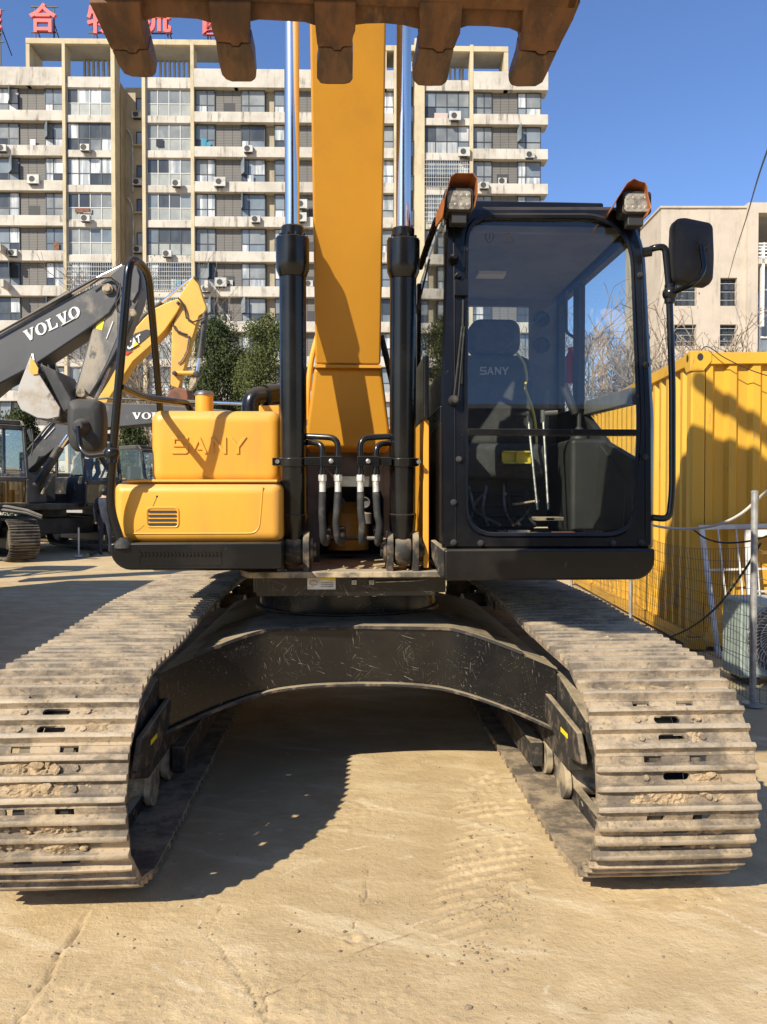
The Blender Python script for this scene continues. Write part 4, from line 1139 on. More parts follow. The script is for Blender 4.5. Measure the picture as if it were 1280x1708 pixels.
def inset(pl, k):
    cx = sum(p[0] for p in pl) / len(pl); cy = sum(p[1] for p in pl) / len(pl)
    return [(x + (cx - x) / max(abs(cx - x), abs(cy - y), 1) * k * (1 if True else 1), y + (cy - y) / max(abs(cx - x), abs(cy - y), 1) * k) for x, y in pl]
L2 = [CP(x, y, 0) for x, y in inset(OUT, 5)]
L3 = [CP(x, y, 0) for x, y in inset(INN, -7)]
L4 = [CP(x, y, -.012) for x, y in inset(INN, -4)]
L5 = [CP(x, y, -.010) for x, y in inset(INN, 1)]
L6 = [CP(x, y, .03) for x, y in inset(INN, 2)]
L7 = [CP(x, y, .12) for x, y in inset(INN, -3)]
m.loft([L0, L1, L2, L3, L4, L5, L6, L7, L0], cap=False)
cab = m.build('cab', 'black_paint', EX, smooth=32)
cab['label'] = 'black operator cab with a tall glass front'
ZF, ZTOP = CP(900, 900).z, CP(900, 352).z
CX0 = CP(737, 700).x; CX1 = CP(1089, 700).x
CXT = CP(1060, 380).x
YB = 5.32
# floor, roof, rear wall, side walls (pillars with openings)
m = MB()
m.box((CX0 + .02, 3.84, ZF - .06), (CX1 - .02, YB, ZF - .01)); m.build('cab_floor', 'floor_mat', cab)
m = MB()
zr = ZTOP
m.hexa([(CX0 + .03, 3.90, zr - .02), (CXT, 3.90, zr - .02), (CXT, YB, zr - .02), (CX0 + .03, YB, zr - .02), (CX0 + .03, 3.90, zr + .035), (CXT, 3.90, zr + .035), (CXT, YB, zr + .035), (CX0 + .03, YB, zr + .035)])
m.build('cab_roof', 'black_paint', cab, bevel=.02)
pa, pb = at(800, 347, 3.93), at(1008, 337, 3.93)
m = MB(); m.box((pa.x - .1, 3.93, zr + .036), (pb.x, 5.2, pb.z)); m.build('roof_hatch', 'black_paint', cab, bevel=.012)
m = MB(); m.box((CX0 + .04, 3.95, zr - .065), (CXT - .02, YB - .03, zr - .021)); m.build('headliner', 'headliner_grey', cab, bevel=.01)
# rear wall with its window
def wall_with_hole(mb, X0, X1, Z0, Z1, x0, x1, z0, z1, P, th):
    for (a0, a1, b0, b1) in ((X0, x0, Z0, Z1), (x1, X1, Z0, Z1), (x0, x1, Z0, z0), (x0, x1, z1, Z1)):
        mb.prism([P(a0, b0), P(a1, b0), P(a1, b1), P(a0, b1)], th)
rw0, rw1 = at(740, 648, YB), at(882, 513, YB)
m = MB(); wall_with_hole(m, CX0 + .02, 1.50, ZF, zr - .02, rw0.x, rw1.x, rw0.z, rw1.z, lambda a, b: (a, YB - .04, b), (0, .04, 0))
m.build('cab_rear_wall', 'cab_lining', cab)
m = MB(); m.box((rw0.x, YB - .02, rw0.z), (rw1.x, YB - .015, rw1.z)); m.build('rear_window', 'side_glass', cab, smooth=0)
m = MB()
for py in (532, 575):
    q = at(905, py, YB - .05); m.lathe((q.x, YB - .042, q.z), (0, -1, 0), [(0, .055), (.006, .055), (.006, .045), (.002, .042)], 24)
m.build('air_vent', 'cab_black', cab)
# boom-side wall: pillars, sill, glass
m = MB()
xs = CX0 + .005
def side_bar(mb, p, q, w, x, t=.05):
    p = Vector(p); q = Vector(q); d = (q - p).normalized(); nrm = Vector((0, -d.z, d.y)) * w / 2
    mb.prism([p + nrm, q + nrm, q - nrm, p - nrm], (t, 0, 0))
side_bar(m, (xs, YB - .05, ZF), (xs, YB - .16, zr), .10, xs)
side_bar(m, (xs, 3.86, ZF + .62), (xs, YB, ZF + .62), .10, xs)
m.build('cab_pillar', 'black_paint', cab, bevel=.008)
m = MB(); m.box((xs, 3.84, ZF - .02), (xs + .04, YB, ZF + .58)); m.build('cab_side_panel', 'black_paint', cab, bevel=.008)
m = MB(); m.box((xs + .015, 3.86, ZF + .66), (xs + .02, YB - .08, zr - .03)); m.build('side_window', 'side_glass', cab, smooth=0)
# door-side wall with window openings (inner side seen through the glass)
xd = CX1 - .055
m = MB()
side_bar(m, (xd, 4.86, ZF), (xd, 4.86, zr), .10, xd)
side_bar(m, (xd, YB - .03, ZF), (xd, YB - .03, zr), .08, xd)
m.prism([(xd, 3.86, ZF - .02), (xd, YB, ZF - .02), (xd, YB, ZF + .78), (xd, 4.8, ZF + .78), (xd, 4.3, ZF + .52), (xd, 3.86, ZF + .40)], (.045, 0, 0))
side_bar(m, (xd, 3.9, zr - .04), (xd, YB, zr - .04), .10, xd)
m.build('cab_door', 'console_grey', cab, bevel=.006)
m = MB(); side_bar(m, (xd - .01, 3.88, 2.07), (xd - .01, 4.84, 2.10), .085, xd - .01, .06); m.build('door_sill', 'cab_lining', cab, bevel=.008)
m = MB(); m.box((xd + .02, 3.9, ZF + .4), (xd + .024, YB - .06, zr - .05)); m.build('door_glass', 'side_glass', cab, smooth=0)
m = MB(); m.tube(round_path([at(945, 482, 4.82), at(945, 555, 4.82), at(958, 562, 4.82)], .03), .010, 8); m.build('grab_bar', 'cab_black', cab)
# windscreen: upper and lower sheet and the bar between
def sheet(poly, off, name, mat, par, th=.006):
    mb = MB(); mb.loft([[CP(x, y, off) for x, y in poly], [CP(x, y, off + th) for x, y in poly]]); return mb.build(name, mat, par, smooth=20)
ii = inset(INN, 0)
up = [(x, y) for x, y in ii if y < 716]; lowp = [(x, y) for x, y in ii if y > 725]
iu = sorted(range(len(ii)), key=lambda k: k)
up = [(779, 714)] + [p for p in ii if p[1] < 714 and True] + [(1063, 714)]
# keep winding order: INN starts bottom-left, goes up the left side, over and down the right
lo_l = [p for p in ii if p[1] > 726 and p[0] < 900]; lo_r = [p for p in ii if p[1] > 726 and p[0] >= 900]
low_poly = lo_r + lo_l[:]
low_poly = [(1063, 726)] + lo_r + lo_l + [(779, 726)]
sheet(up, .012, 'upper_windscreen', 'windscreen_glass', cab)
sheet(low_poly, .012, 'lower_windscreen', 'windscreen_glass', cab)
m = MB()
a, b = CP(780, 715), CP(1064, 727)
m.box((a.x, a.y - .012, b.z), (b.x, a.y + .03, a.z)); m.build('windscreen_bar', 'black_paint', cab, bevel=.004)
# faint warning prints at the top of the glass
m = MB()
m.tube([CP(848 + 11 * math.cos(R(a)) * 1.1, 398 + 11 * math.sin(R(a)), .010) for a in (-90, 30, 150, 270)], .0015, 4)
m.tube([CP(848, 391, .010), CP(848, 400, .010)], .0015, 4)
m.tube(smooth_path([CP(811, 388, .010), CP(811, 398, .010), CP(817, 404, .010), CP(823, 398, .010), CP(823, 388, .010)]), .0015, 4); m.tube([CP(817, 388, .010), CP(817, 398, .010)], .0012, 4)
m.build('glass_print', 'cab_black', cab, smooth=0)
# bolts round the frame
for px, py in ((757, 838 - 0), (757, 905), (802, 906), (1023, 906), (1070, 905), (1077, 762), (1078, 609), (1068, 459), (766, 766)):
    m = MB(); p = CP(px, py, -.002); m.lathe(p, (0, -1, 0), [(0, .016), (.006, .016), (.008, .011), (.016, .010), (.017, .004)], 12); m.build('frame_bolt', 'black_rubber', cab)
# window latches and wiper on the near pillar
m = MB()
p = CP(757, 432, -.01); m.lathe(p, (0, -1, 0), [(0, .026), (.014, .024), (.03, .014), (.05, .012)], 14)
m.build('window_latch', 'cylinder_black', cab, bevel=.003); m = MB()
p = CP(764, 461, -.01); m.lathe(p, (0, -1, 0), [(0, .018), (.02, .014), (.04, .013)], 12)
a, b = CP(759, 466, -.03), CP(782, 492, -.03); m.box((a.x, a.y, b.z), (b.x, a.y + .05, a.z))
m.build('window_latch', 'cylinder_black', cab, bevel=.003)
p = CP(757, 668, -.03)
m = MB(); m.lathe(CP(757, 668, 0), (0, -1, 0), [(0, .026), (.03, .024), (.05, .016)], 16)
m.tube([p, CP(771, 545, -.025)], .005, 8); m.tube([CP(764, 672, -.03), CP(775, 545, -.02)], .004, 8); m.tube([CP(773, 500, -.018), CP(770, 640, -.018)], .006, 8)
m.build('wiper', 'black_rubber', cab)
m = MB(); m.tube([at(697, 515, 4.0), at(717, 432, 3.93)], .005, 8); m.lathe(at(694, 517, 4.02), (.3, -1, .2), [(0, .02), (.03, .018)], 12); m.build('side_wiper', 'black_rubber', cab)
# raised inner rib on the near pillar
m = MB(); m.tube([CP(757, 380, -.002), CP(758, 500, -.002), CP(760, 910, -.002)], .004, 6); m.build('frame_rib', 'black_paint', cab)
m = MB(); m.tube([CP(1070, 440, -.002), CP(1078, 700, -.002), CP(1078, 900, -.002)], .004, 6); m.build('frame_rib', 'black_paint', cab)
# black panels between boom and cab
m = MB(); m.box((.395, 3.93, 1.95), (.425, 5.2, 2.28)); m.build('inner_panel', 'black_paint', EX, bevel=.01)
# skirt under the cab
YK = 3.64
a, b = at(742, 917, YK), at(1094, 967, YK)
m = MB(); ext(m, rrect(a.x, b.x, b.z, a.z, (.10, .012, .012, .012)), YK, 5.3); m.build('cab_skirt', 'black_paint', EX, bevel=.014)
m = MB()
e = [at(718, 900, 3.86), at(742, 919, 3.66), at(742, 963, 3.66), at(730, 955, 3.74), at(720, 930, 3.86)]
m.prism(e, (.03, .01, 0)); m.build('skirt_corner', 'dirty_steel', EX, bevel=.008)

# ---- seat and controls
seat = empty('driver_seat', (0, 0, 0)); seat.parent = EX
def soft(name, x0, x1, z0, z1, yf, yb, r, mat, par, lean=0.0):
    mb = MB(); rounded_box(mb, x0, x1, z0, z1, yf, yb, r, min(.045, (yb - yf) * .45))
    mb.v = [(v[0], v[1] + (v[2] - z0) * lean, v[2]) for v in mb.v]
    return mb.build(name, mat, par, smooth=50)
a, b = at(784, 592, 4.92), at(868, 533, 4.92); soft('headrest', a.x, b.x, a.z, b.z, 4.88, 5.02, .07, 'seat_cloth', seat)
a, b = at(764, 745, 4.85), at(892, 590, 4.85); soft('backrest', a.x, b.x, a.z, b.z, 4.80, 4.98, .09, 'seat_cloth', seat, .12)
a, b = at(745, 800, 4.45), at(905, 742, 4.45); soft('cushion', a.x, b.x, a.z, b.z, 4.30, 4.90, .06, 'seat_cloth', seat)
m = MB(); a, b = at(760, 880, 4.45), at(890, 795, 4.45); m.box((a.x, 4.42, ZF), (b.x, 4.9, b.z)); 
for k in range(4): m.box((a.x - .01, 4.40, ZF + .03 + k * .06), (b.x + .01, 4.42, ZF + .055 + k * .06))
m.build('seat_base', 'console_grey', seat, bevel=.01)
m = MB(); p0, p1 = at(801, 625, 4.83), at(850, 625, 4.83); block_word(m, p0, p1, at(801, 612, 4.83).z - p0.z, .006, .14); m.build('seat_lettering', 'grey_letter', seat, smooth=0)
a, b = at(838, 773, 4.22), at(888, 752, 4.22)
m = MB(); 
for (x0, x1, z0, z1) in ((a.x, b.x, a.z, a.z + .008), (a.x, b.x, b.z - .008, b.z), (a.x, a.x + .008, a.z, b.z), (b.x - .008, b.x, a.z, b.z), ((a.x + b.x) / 2 - .004, (a.x + b.x) / 2 + .004, a.z, b.z)):
    m.box((x0, 4.22, z0), (x1, 4.26, z1))
m.box((a.x, 4.25, a.z), (b.x, 4.262, b.z)); m.build('yellow_tray', 'vent_yellow', seat, smooth=0)
m = MB(); m.tube(smooth_path([at(862, 588, 4.84), at(874, 605, 4.8), at(879, 630, 4.7), at(877, 648, 4.6), at(888, 680, 4.5), at(894, 712, 4.45), at(896, 760, 4.4)]), .008, 8); m.build('belt_cord', 'cord_yellow', seat)
# travel levers
for (px0, py0, px1, py1, hx) in ((881, 692, 897, 850, 858), (906, 690, 915, 850, 930)):
    m = MB(); a, b = at(px0, py0, 4.22), at(px1, py1, 4.15); m.tube([a, b], .008, 8); lv = m.build('travel_lever', 'worn_steel', EX)
    m = MB(); m.tube([a, at(hx, py0 - 2, 4.22)], .014, 10); m.tube([a + Vector((0, 0, .02)), a - Vector((0, 0, .05))], .014, 8); m.build('lever_grip', 'cab_black' if hx < 880 else 'plate_grey', lv)
m = MB(); 
for px in (905, 920): 
    p = at(px, 862, 4.12); m.box((p.x - .05, 4.05, p.z - .02), (p.x + .05, 4.2, p.z)); 
m.tube([at(855, 842, 4.2), at(900, 835, 4.2)], .008, 6); m.build('foot_pedal', 'dusty_steel', EX, bevel=.004)
m = MB(); p = at(832, 880, 4.0); m.box((p.x - .1, 3.95, ZF - .01), (p.x + .3, 4.3, ZF + .012)); m.build('floor_tray', 'floor_mat', EX)
rc = random.Random(3)
for k in range(14):
    p = at(rc.uniform(800, 1000), rc.uniform(862, 884), rc.uniform(3.9, 4.2)); m = MB(); w, d, h = rc.uniform(.02, .09), rc.uniform(.02, .06), rc.uniform(.01, .04)
    m.box((p.x - w, p.y - d, ZF - .008), (p.x + w, p.y + d, ZF - .008 + h)); m.build(rc.choice(['pedal', 'rag', 'tool_box']), rc.choice(['console_grey', 'floor_mat', 'rust_red', 'worn_steel']), EX, bevel=.004)
for k in range(8):
    x = rc.uniform(780, 880); m = MB(); m.tube(smooth_path([at(x, rc.uniform(800, 830), 4.35), at(x + rc.uniform(-20, 25), 850, 4.25), at(x + rc.uniform(-20, 40), 876, 4.1)]), .008, 6); m.build('cable', rc.choice(['console_grey', 'cab_black', 'worn_steel']), EX)
# console and joystick on the door side
a, b = at(936, 860, 4.5), at(1000, 735, 4.5)
m = MB(); m.box((a.x, 4.3, ZF), (b.x, 4.85, b.z)); con = m.build('console', 'console_grey', EX, bevel=.03)
m = MB(); p = at(966, 735, 4.45); q = at(966, 690, 4.45)
m.lathe(p, (0, 0, 1), [(0, .055), (.02, .05), (.04, .035), (.06, .03), (.08, .018)], 16); m.tube([p, q], .012, 10)
m.tube([at(960, 690, 4.45), at(945, 655, 4.46), at(940, 640, 4.46)], [.022, .028, .022], 12); m.build('joystick', 'cab_black', con)
m = MB(); p = at(832 + 60, 720, 4.5); m.tube([at(910, 720, 4.6), at(910, 650, 4.6)], .02, 10); m.build('tilt_lever', 'cab_lining', con)
m = MB(); a, b = at(1000, 880, 4.0), at(1050, 760, 4.0)
m.prism([at(988, 885, 4.3), at(1040, 885, 3.95), at(1045, 800, 3.95), at(1000, 740, 4.3)], (.04, .02, 0)); m.build('door_trim', 'console_grey', EX, bevel=.01)
m = MB(); p = at(952, 640, 4.95); q = at(952, 585, 4.95); m.lathe(p, (0, 0, 1), [(0, .035), ((q - p).length * .8, .035), ((q - p).length, .015), ((q - p).length + .02, .02)], 16); m.build('fire_extinguisher', 'red_plastic', EX)
m = MB(); p = at(815, 424, 4.6); m.box((p.x - .06, 4.6, zr - .085), (p.x + .11, 4.7, zr - .066)); m.build('dome_lamp', 'grey_letter', cab)

# ---- work lights on the cab roof
def work_light(outl, lens, Y, side):
    hood_pts = [at(x, y, Y) for x, y in outl]
    root = empty('work_light', (0, 0, 0)); root.parent = EX
    root['label'] = 'work light above the cab corner nearest the boom' if side < 0 else 'work light above the outer cab corner, its hood torn'
    mb = MB(); c = sum(hood_pts, Vector()) / len(hood_pts)
    n = len(hood_pts)
    fr_ = hood_pts; bk_ = [c + (p - c) * .86 + Vector((0, .17, -.01)) for p in hood_pts]
    fi = [c + (p - c) * .95 for p in hood_pts]; bi = [c + (p - c) * .82 + Vector((0, .16, -.01)) for p in hood_pts]
    mb.loft([fr_, bk_, bi, fi, fr_] if False else [fi, fr_, bk_, bi], close=False, cap=False)
    o = mb.build('lamp_hood', 'lamp_orange', root, smooth=25)
    md = o.modifiers.new('solid', 'SOLIDIFY'); md.thickness = .004
    x0, y0, x1, y1 = lens
    a, b = at(x0 - 4, y1 + 4, Y + .04), at(x1 + 4, y0 - 4, Y + .04)
    mb = MB(); ext(mb, rrect(a.x, b.x, a.z, b.z, .018), Y + .035, Y + .13); mb.box(((a.x + b.x) / 2 - .04, Y + .05, a.z - .05), ((a.x + b.x) / 2 + .04, Y + .11, a.z + .01))
    mb.build('lamp_body', 'cab_black', root, bevel=.006)
    a, b = at(x0, y1, Y + .03), at(x1, y0, Y + .03)
    mb = MB(); ext(mb, rrect(a.x, b.x, a.z, b.z, .016), Y + .026, Y + .036); mb.build('lens', 'lamp_lens', root, bevel=.004)
    for i in range(4):
        for j in range(2):
            mb = MB(); q = Vector((lerp(a.x, b.x, (i + .5) / 4), Y + .027, lerp(a.z, b.z, (j + .5) / 2))); mb.sphere(q, .011, 10, 6, sc=(1, .3, 1)); mb.build('led', 'lamp_lens', root)
    return root
work_light([(738, 362), (742, 330), (752, 294), (760, 288), (790, 288), (797, 297), (798, 318), (793, 345)], (746, 318, 786, 349), 3.66, -1)
work_light([(1022, 346), (1030, 330), (1046, 305), (1058, 297), (1066, 301), (1077, 304), (1081, 312), (1082, 326), (1087, 345), (1080, 360)], (1042, 323, 1083, 353), 3.66, 1)
# orange brackets that run down behind the near lamp
m = MB(); m.prism([at(727, 358, 3.85), at(738, 330, 3.74), at(742, 350, 3.74), at(736, 364, 3.80), at(726, 378, 3.85)], (.012, .0, 0)); m.build('lamp_bracket', 'lamp_orange', EX, bevel=.003)
m = MB(); m.tube([at(729, 366, 3.86), at(716, 402, 4.02), at(701, 446, 4.2)], .018, 8); m.build('roof_edge_bar', 'black_paint', EX)

# ---- mirror rail on the cab side
m = MB(); Ym = 3.72
m.tube(round_path([at(1080, 420, 3.78), at(1090, 413, Ym), at(1110, 411, Ym), at(1116, 470, Ym), at(1122, 640, Ym), at(1122, 820, Ym), at(1117, 866, Ym), at(1086, 863, 3.76)], .07, 6), .0165, 14)
m.lathe(at(1080, 420, 3.74), (1, -.2, .1), [(-.02, .024), (.02, .024)], 14)
rl = m.build('mirror_rail', 'cylinder_black', EX)
bl = at(1118, 490, 3.72); hubp = at(1170, 409, 3.60)
mirror([(1127, 372), (1132, 362), (1143, 360), (1187, 369), (1192, 376), (1194, 430), (1192, 466), (1186, 474), (1172, 473), (1134, 468), (1128, 460), (1125, 420)], 3.66, .07, -.0003, bl, (1170, 409),
       [hubp, at(1176, 450, 3.58), at(1160, 472, 3.58), bl], 1)
# ------------------------------------------------------------------ yellow container on the right
def corrugated(mb, p0, p1, z0, z1, depth, pitch=0.27):
    """trapezoid ribs from p0 to p1 (plan), sheet pressed towards -n by depth"""
    p0, p1 = Vector(p0), Vector(p1); L = (p1 - p0).length; u = (p1 - p0) / L; n = Vector((u.y, -u.x, 0))
    k = max(1, round(L / pitch)); w = L / k; prof = []
    for i in range(k):
        for f, d in ((0, 0), (.30, 0), (.46, 1), (.84, 1)):
            prof.append(p0 + u * (w * (i + f)) - n * depth * d)
    prof.append(p1)
    lo = [Vector((p.x, p.y, z0)) for p in prof]; hi = [Vector((p.x, p.y, z1)) for p in prof]
    th = -n * 0.004
    mb.loft([lo + [p + th for p in reversed(lo)], hi + [p + th for p in reversed(hi)]])
def container(name, label, origin, rz, length, width, height, mat, group=None):
    root = empty(name, (origin[0], origin[1], 0), rz); tag(root, label, 'shipping container', group)
    L, W, H = length, width, height     # x: 0..W, y: 0..L, front face at y = 0
    def part(nm, mb, **k): return mb.build(nm, mat, root, local=True, **k)
    for (nm, p0, p1) in (('end_wall', (.16, .03, 0), (W - .16, .03, 0)), ('side_wall', (.03, L - .16, 0), (.03, .16, 0)), ('end_wall', (W - .16, L - .03, 0), (.16, L - .03, 0)), ('side_wall', (W - .03, .16, 0), (W - .03, L - .16, 0))):
        mb = MB(); corrugated(mb, p0, p1, .16, H - .13, .050, .235); part(nm, mb, smooth=0)
    mb = MB(); mb.box((.03, .05, H - .06), (W - .03, L - .05, H - .035)); part('roof_sheet', mb)
    for x in (0, W - .11):
        mb = MB(); mb.box((x + .005, .1, H - .13), (x + .105, L - .1, H - .012)); part('top_rail', mb, bevel=.006)
        mb = MB(); mb.box((x + .01, .1, .03), (x + .10, L - .1, .17)); part('bottom_rail', mb, bevel=.006)
    for y in (0, L - .11):
        mb = MB(); mb.box((.11, y + .005, H - .13), (W - .11, y + .105, H - .014)); part('top_rail', mb, bevel=.006)
        mb = MB(); mb.box((.11, y + .01, .03), (W - .11, y + .10, .17)); part('bottom_rail', mb, bevel=.006)
    for x in (0, W - .16):
        for y in (0, L - .16):
            mb = MB(); mb.box((x + .008, y + .008, .12), (x + .152, y + .152, H - .12)); part('corner_post', mb, bevel=.02)
            fx = 1 if x == 0 else -1; fy = 1 if y == 0 else -1
            ox = 0 if x == 0 else W; oy = 0 if y == 0 else L
            mb = MB(); mb.box((x, y, 0), (x + .178, y + .162, .118)); part('corner_casting', mb, bevel=.008)
            # upper corner block with chamfered gusset plates
            mb = MB(); mb.box((x - .004, y - .004, H - .118), (x + .182, y + .166, H + .004))
            g = [(0, 0), (.21, 0), (.21, -.10), (.13, -.20), (.05, -.20), (0, -.20)]
            mb.prism([(ox + fx * (a - .005), oy - fy * .006, H + b) for a, b in g], (0, fy * .012, 0))
            mb.prism([(ox - fx * .006, oy + fy * (a - .005), H + b) for a, b in g], (fx * .012, 0, 0))
            cb = part('corner_block', mb, bevel=.005)
            mb = MB(); mb.loft([[Vector((ox + fx * (.09 + .03 * math.cos(R(a))), oy - fy * .0085, H - .06 + .038 * math.sin(R(a)))) for a in range(0, 360, 30)], [Vector((ox + fx * (.09 + .03 * math.cos(R(a))), oy - fy * .0065, H - .06 + .038 * math.sin(R(a)))) for a in range(0, 360, 30)]])
            mb.loft([[Vector((ox - fx * .0085, oy + fy * (.08 + .03 * math.cos(R(a))), H - .06 + .038 * math.sin(R(a)))) for a in range(0, 360, 30)], [Vector((ox - fx * .0065, oy + fy * (.08 + .03 * math.cos(R(a))), H - .06 + .038 * math.sin(R(a)))) for a in range(0, 360, 30)]])
            mb.build('lifting_hole', 'cab_black', cb, local=True, smooth=0)
    return root
CT = container('shipping_container', 'yellow corrugated shipping container to the right of the excavator, behind the wire fence', (3.47, 7.6), -R(5.5), 6.06, 2.44, 3.02, 'container_yellow')
mk('container_blue', (0.03, 0.07, 0.14), (0.05, 0.09, 0.15), 0.5, ns=2)
container('shipping_container', 'blue corrugated shipping container parked left of the excavator, its shadow lying on the yard', (-7.75, 4.2), 0, 7.4, 2.40, 2.9, 'container_blue')

# ------------------------------------------------------------------ wire fence, leaning frames, condenser, cables
fence = empty('wire_mesh_fence', (3.02, 5.57, 0)); tag(fence, 'sagging wire mesh fence on thin metal posts in front of the yellow container', 'fence')
P1, P2, P3 = Vector((3.035, 5.57, 0)), Vector((3.30, 8.75, 0)), Vector((3.42, 11.5, 0))
P0 = Vector((3.62, 4.7, 0))
for p, h, r, mt in ((P1, 1.58, .024, 'galvanised'), (P2, 1.2, .022, 'galvanised'), (P3, 1.2, .022, 'galvanised'), (P0, 1.55, .024, 'galvanised')):
    mb = MB(); mb.cyl(p - Vector((0, 0, .05)), p + Vector((0, 0, h)), r, 14); mb.lathe(p + Vector((0, 0, h)), (0, 0, 1), [(0, r + .002), (.012, r + .002), (.02, r * .6)], 14); mb.cyl(p - Vector((0, 0, .01)), p + Vector((0, 0, .012)), .075, 14)
    mb.build('fence_post', mt, fence)
mb = MB()
def mesh_panel(a, b, h, sp=.055, sag=0.10):
    L = (b - a).length; n = int(L / sp); bow = Vector((0, 0, 0))
    def pt(s, z): 
        q = a.lerp(b, s); d = math.sin(math.pi * s)
        nrm = Vector((-(b - a).y, (b - a).x, 0)).normalized()
        return Vector((q.x, q.y, z * (h - sag * d) / h + .02)) + nrm * .035 * math.sin(7 * s + z * 3) * d
    w = .0019
    def wire(pts):
        for p, q in zip(pts[:-1], pts[1:]):
            mb.add([p + Vector((w, 0, 0)), p + Vector((-w, w, 0)), p + Vector((-w * .5, -w, 0)), q + Vector((w, 0, 0)), q + Vector((-w, w, 0)), q + Vector((-w * .5, -w, 0))], [(0, 1, 4, 3), (1, 2, 5, 4), (2, 0, 3, 5)])
    def hw(pts):
        for p, q in zip(pts[:-1], pts[1:]):
            mb.add([p + Vector((0, 0, w)), p + Vector((w, 0, -w)), p + Vector((-w, 0, -w)), q + Vector((0, 0, w)), q + Vector((w, 0, -w)), q + Vector((-w, 0, -w))], [(0, 1, 4, 3), (1, 2, 5, 4), (2, 0, 3, 5)])
    for i in range(n + 1): wire([pt(i / n, h * j / 5) for j in range(6)])
    k = int(h / .10)
    for j in range(k + 1): hw([pt(i / 16, h * j / k) for i in range(17)])
mesh_panel(P1, P2, 1.16); mesh_panel(P2, P3, 1.16); mesh_panel(P0, P1, 1.15)
wm = mb.build('wire_mesh', 'mesh_wire', fence, smooth=0, flip=False); wm['kind'] = 'stuff'

def leaning_frame(label, pts, yb, yt, bars, mids, mat, wdt=.045):
    """pts px: top-left, top-right, bottom-right, bottom-left"""
    tl, tr, br, bl_ = at(*pts[0], yt), at(*pts[1], yt), at(*pts[2], yb), at(*pts[3], yb)
    bl_.z = max(bl_.z, .02); br.z = bl_.z
    root = empty('window_frame', (bl_.x, bl_.y, 0)); tag(root, label, 'frame')
    def bar(p, q, w, nm):
        d = (q - p).normalized(); s_ = d.cross(Vector((0, 1, 0))).normalized() * w / 2
        mb = MB(); mb.prism([p + s_, q + s_, q - s_, p - s_], (0, .035 if w > .02 else .012, 0)); mb.build(nm, mat, root, bevel=.003 if w > .02 else 0)
    bar(tl, bl_, wdt, 'frame_side'); bar(tr, br, wdt, 'frame_side'); bar(tl - Vector((wdt / 2, 0, 0)), tr + Vector((wdt / 2, 0, 0)), wdt, 'frame_rail'); bar(bl_, br, wdt, 'frame_rail')
    for f in bars: bar(tl.lerp(tr, f) + Vector((0, .01, 0)), bl_.lerp(br, f) + Vector((0, .01, 0)), .014, 'frame_bar')
    for f in mids: bar(tl.lerp(bl_, f) + Vector((0, .012, 0)), tr.lerp(br, f) + Vector((0, .012, 0)), .02, 'frame_bar')
    return root
leaning_frame('white metal window frame with thin bars leaning on the yellow container', [(1172, 880), (1330, 876), (1340, 1097), (1200, 1097)], 7.25, 7.46, (.17, .36, .55, .74), (.34,), 'white_frame')
leaning_frame('short white frame propped against the container at the edge of the picture', [(1251, 890), (1370, 888), (1372, 1080), (1258, 1086)], 7.10, 7.30, (), (.5,), 'white_frame', .07)

ac = empty('air_condenser', (3.6, 6.3, 0)); tag(ac, 'pale green outdoor condenser standing on the ground behind the fence post', 'air conditioner')
a = at(1237, 1000, 6.15); x0 = a.x; zt = a.z
mb = MB(); mb.box((x0, 6.15, .05), (x0 + .82, 6.48, zt)); mb.build('housing', 'condenser_green', ac, bevel=.03)
mb = MB(); mb.box((x0 + .08, 6.18, 0), (x0 + .18, 6.46, .05)); mb.box((x0 + .62, 6.18, 0), (x0 + .72, 6.46, .05)); mb.build('foot', 'cab_black', ac)
cx, cz = x0 + .34, zt * .53
mb = MB(); mb.lathe((cx, 6.151, cz), (0, -1, 0), [(0, .29), (.004, .29), (.004, .02)], 40); mb.build('fan_opening', 'plate_grey', ac)
mb = MB()
for r in (.06, .12, .18, .24, .29):
    mb.tube([(cx + r * math.cos(2 * math.pi * k / 36), 6.135, cz + r * math.sin(2 * math.pi * k / 36)) for k in range(37)], .004, 5)
for k in range(44):
    a0 = 2 * math.pi * k / 44; mb.tube([(cx + r * math.cos(a0 + .9 * (r / .29) ** 1.2), 6.134, cz + r * math.sin(a0 + .9 * (r / .29) ** 1.2)) for r in (.06, .14, .22, .29)], .003, 4)
g = mb.build('fan_grille', 'fitting_white', ac); g['kind'] = 'stuff'
def cable(name, label, pts, r, mat, cat='cable'):
    mb = MB(); mb.tube(smooth_path(pts, 8), r, 8); o = mb.build(name, mat); tag(o, label, cat); return o
cable('white_hose', 'thin pale hose sagging from the fence post top towards the cab', [at(1310, 795, 5.2), at(1272, 826, 5.56), at(1235, 858, 5.7), at(1195, 876, 5.9), at(1150, 882, 6.2), at(1110, 880, 6.6), at(1080, 874, 7.0)], .011, 'hose_white', 'hose')
cable('black_cable', 'black cable drooping between the hose and the fence post', [at(1158, 884, 6.15), at(1178, 898, 6.0), at(1205, 905, 5.85), at(1240, 904, 5.7), at(1272, 897, 5.55), at(1310, 880, 5.3)], .007, 'cable_black')
cable('black_cable', 'long black cable running down from the fence post to the foot of the fence', [at(1270, 905, 5.54), at(1240, 955, 5.9), at(1200, 1008, 6.5), at(1160, 1042, 7.1), at(1120, 1062, 7.7), at(1095, 1066, 8.0)], .009, 'cable_black')
cable('overhead_wire', 'thin black overhead wire crossing the sky above the pale building', [at(1900, -900, 9), at(1500, -260, 10.5), at(1320, 160, 12), at(1272, 275, 16), at(1245, 365, 26), at(1226, 425, 40), at(1215, 466, 53)], .018, 'cable_black', 'wire')
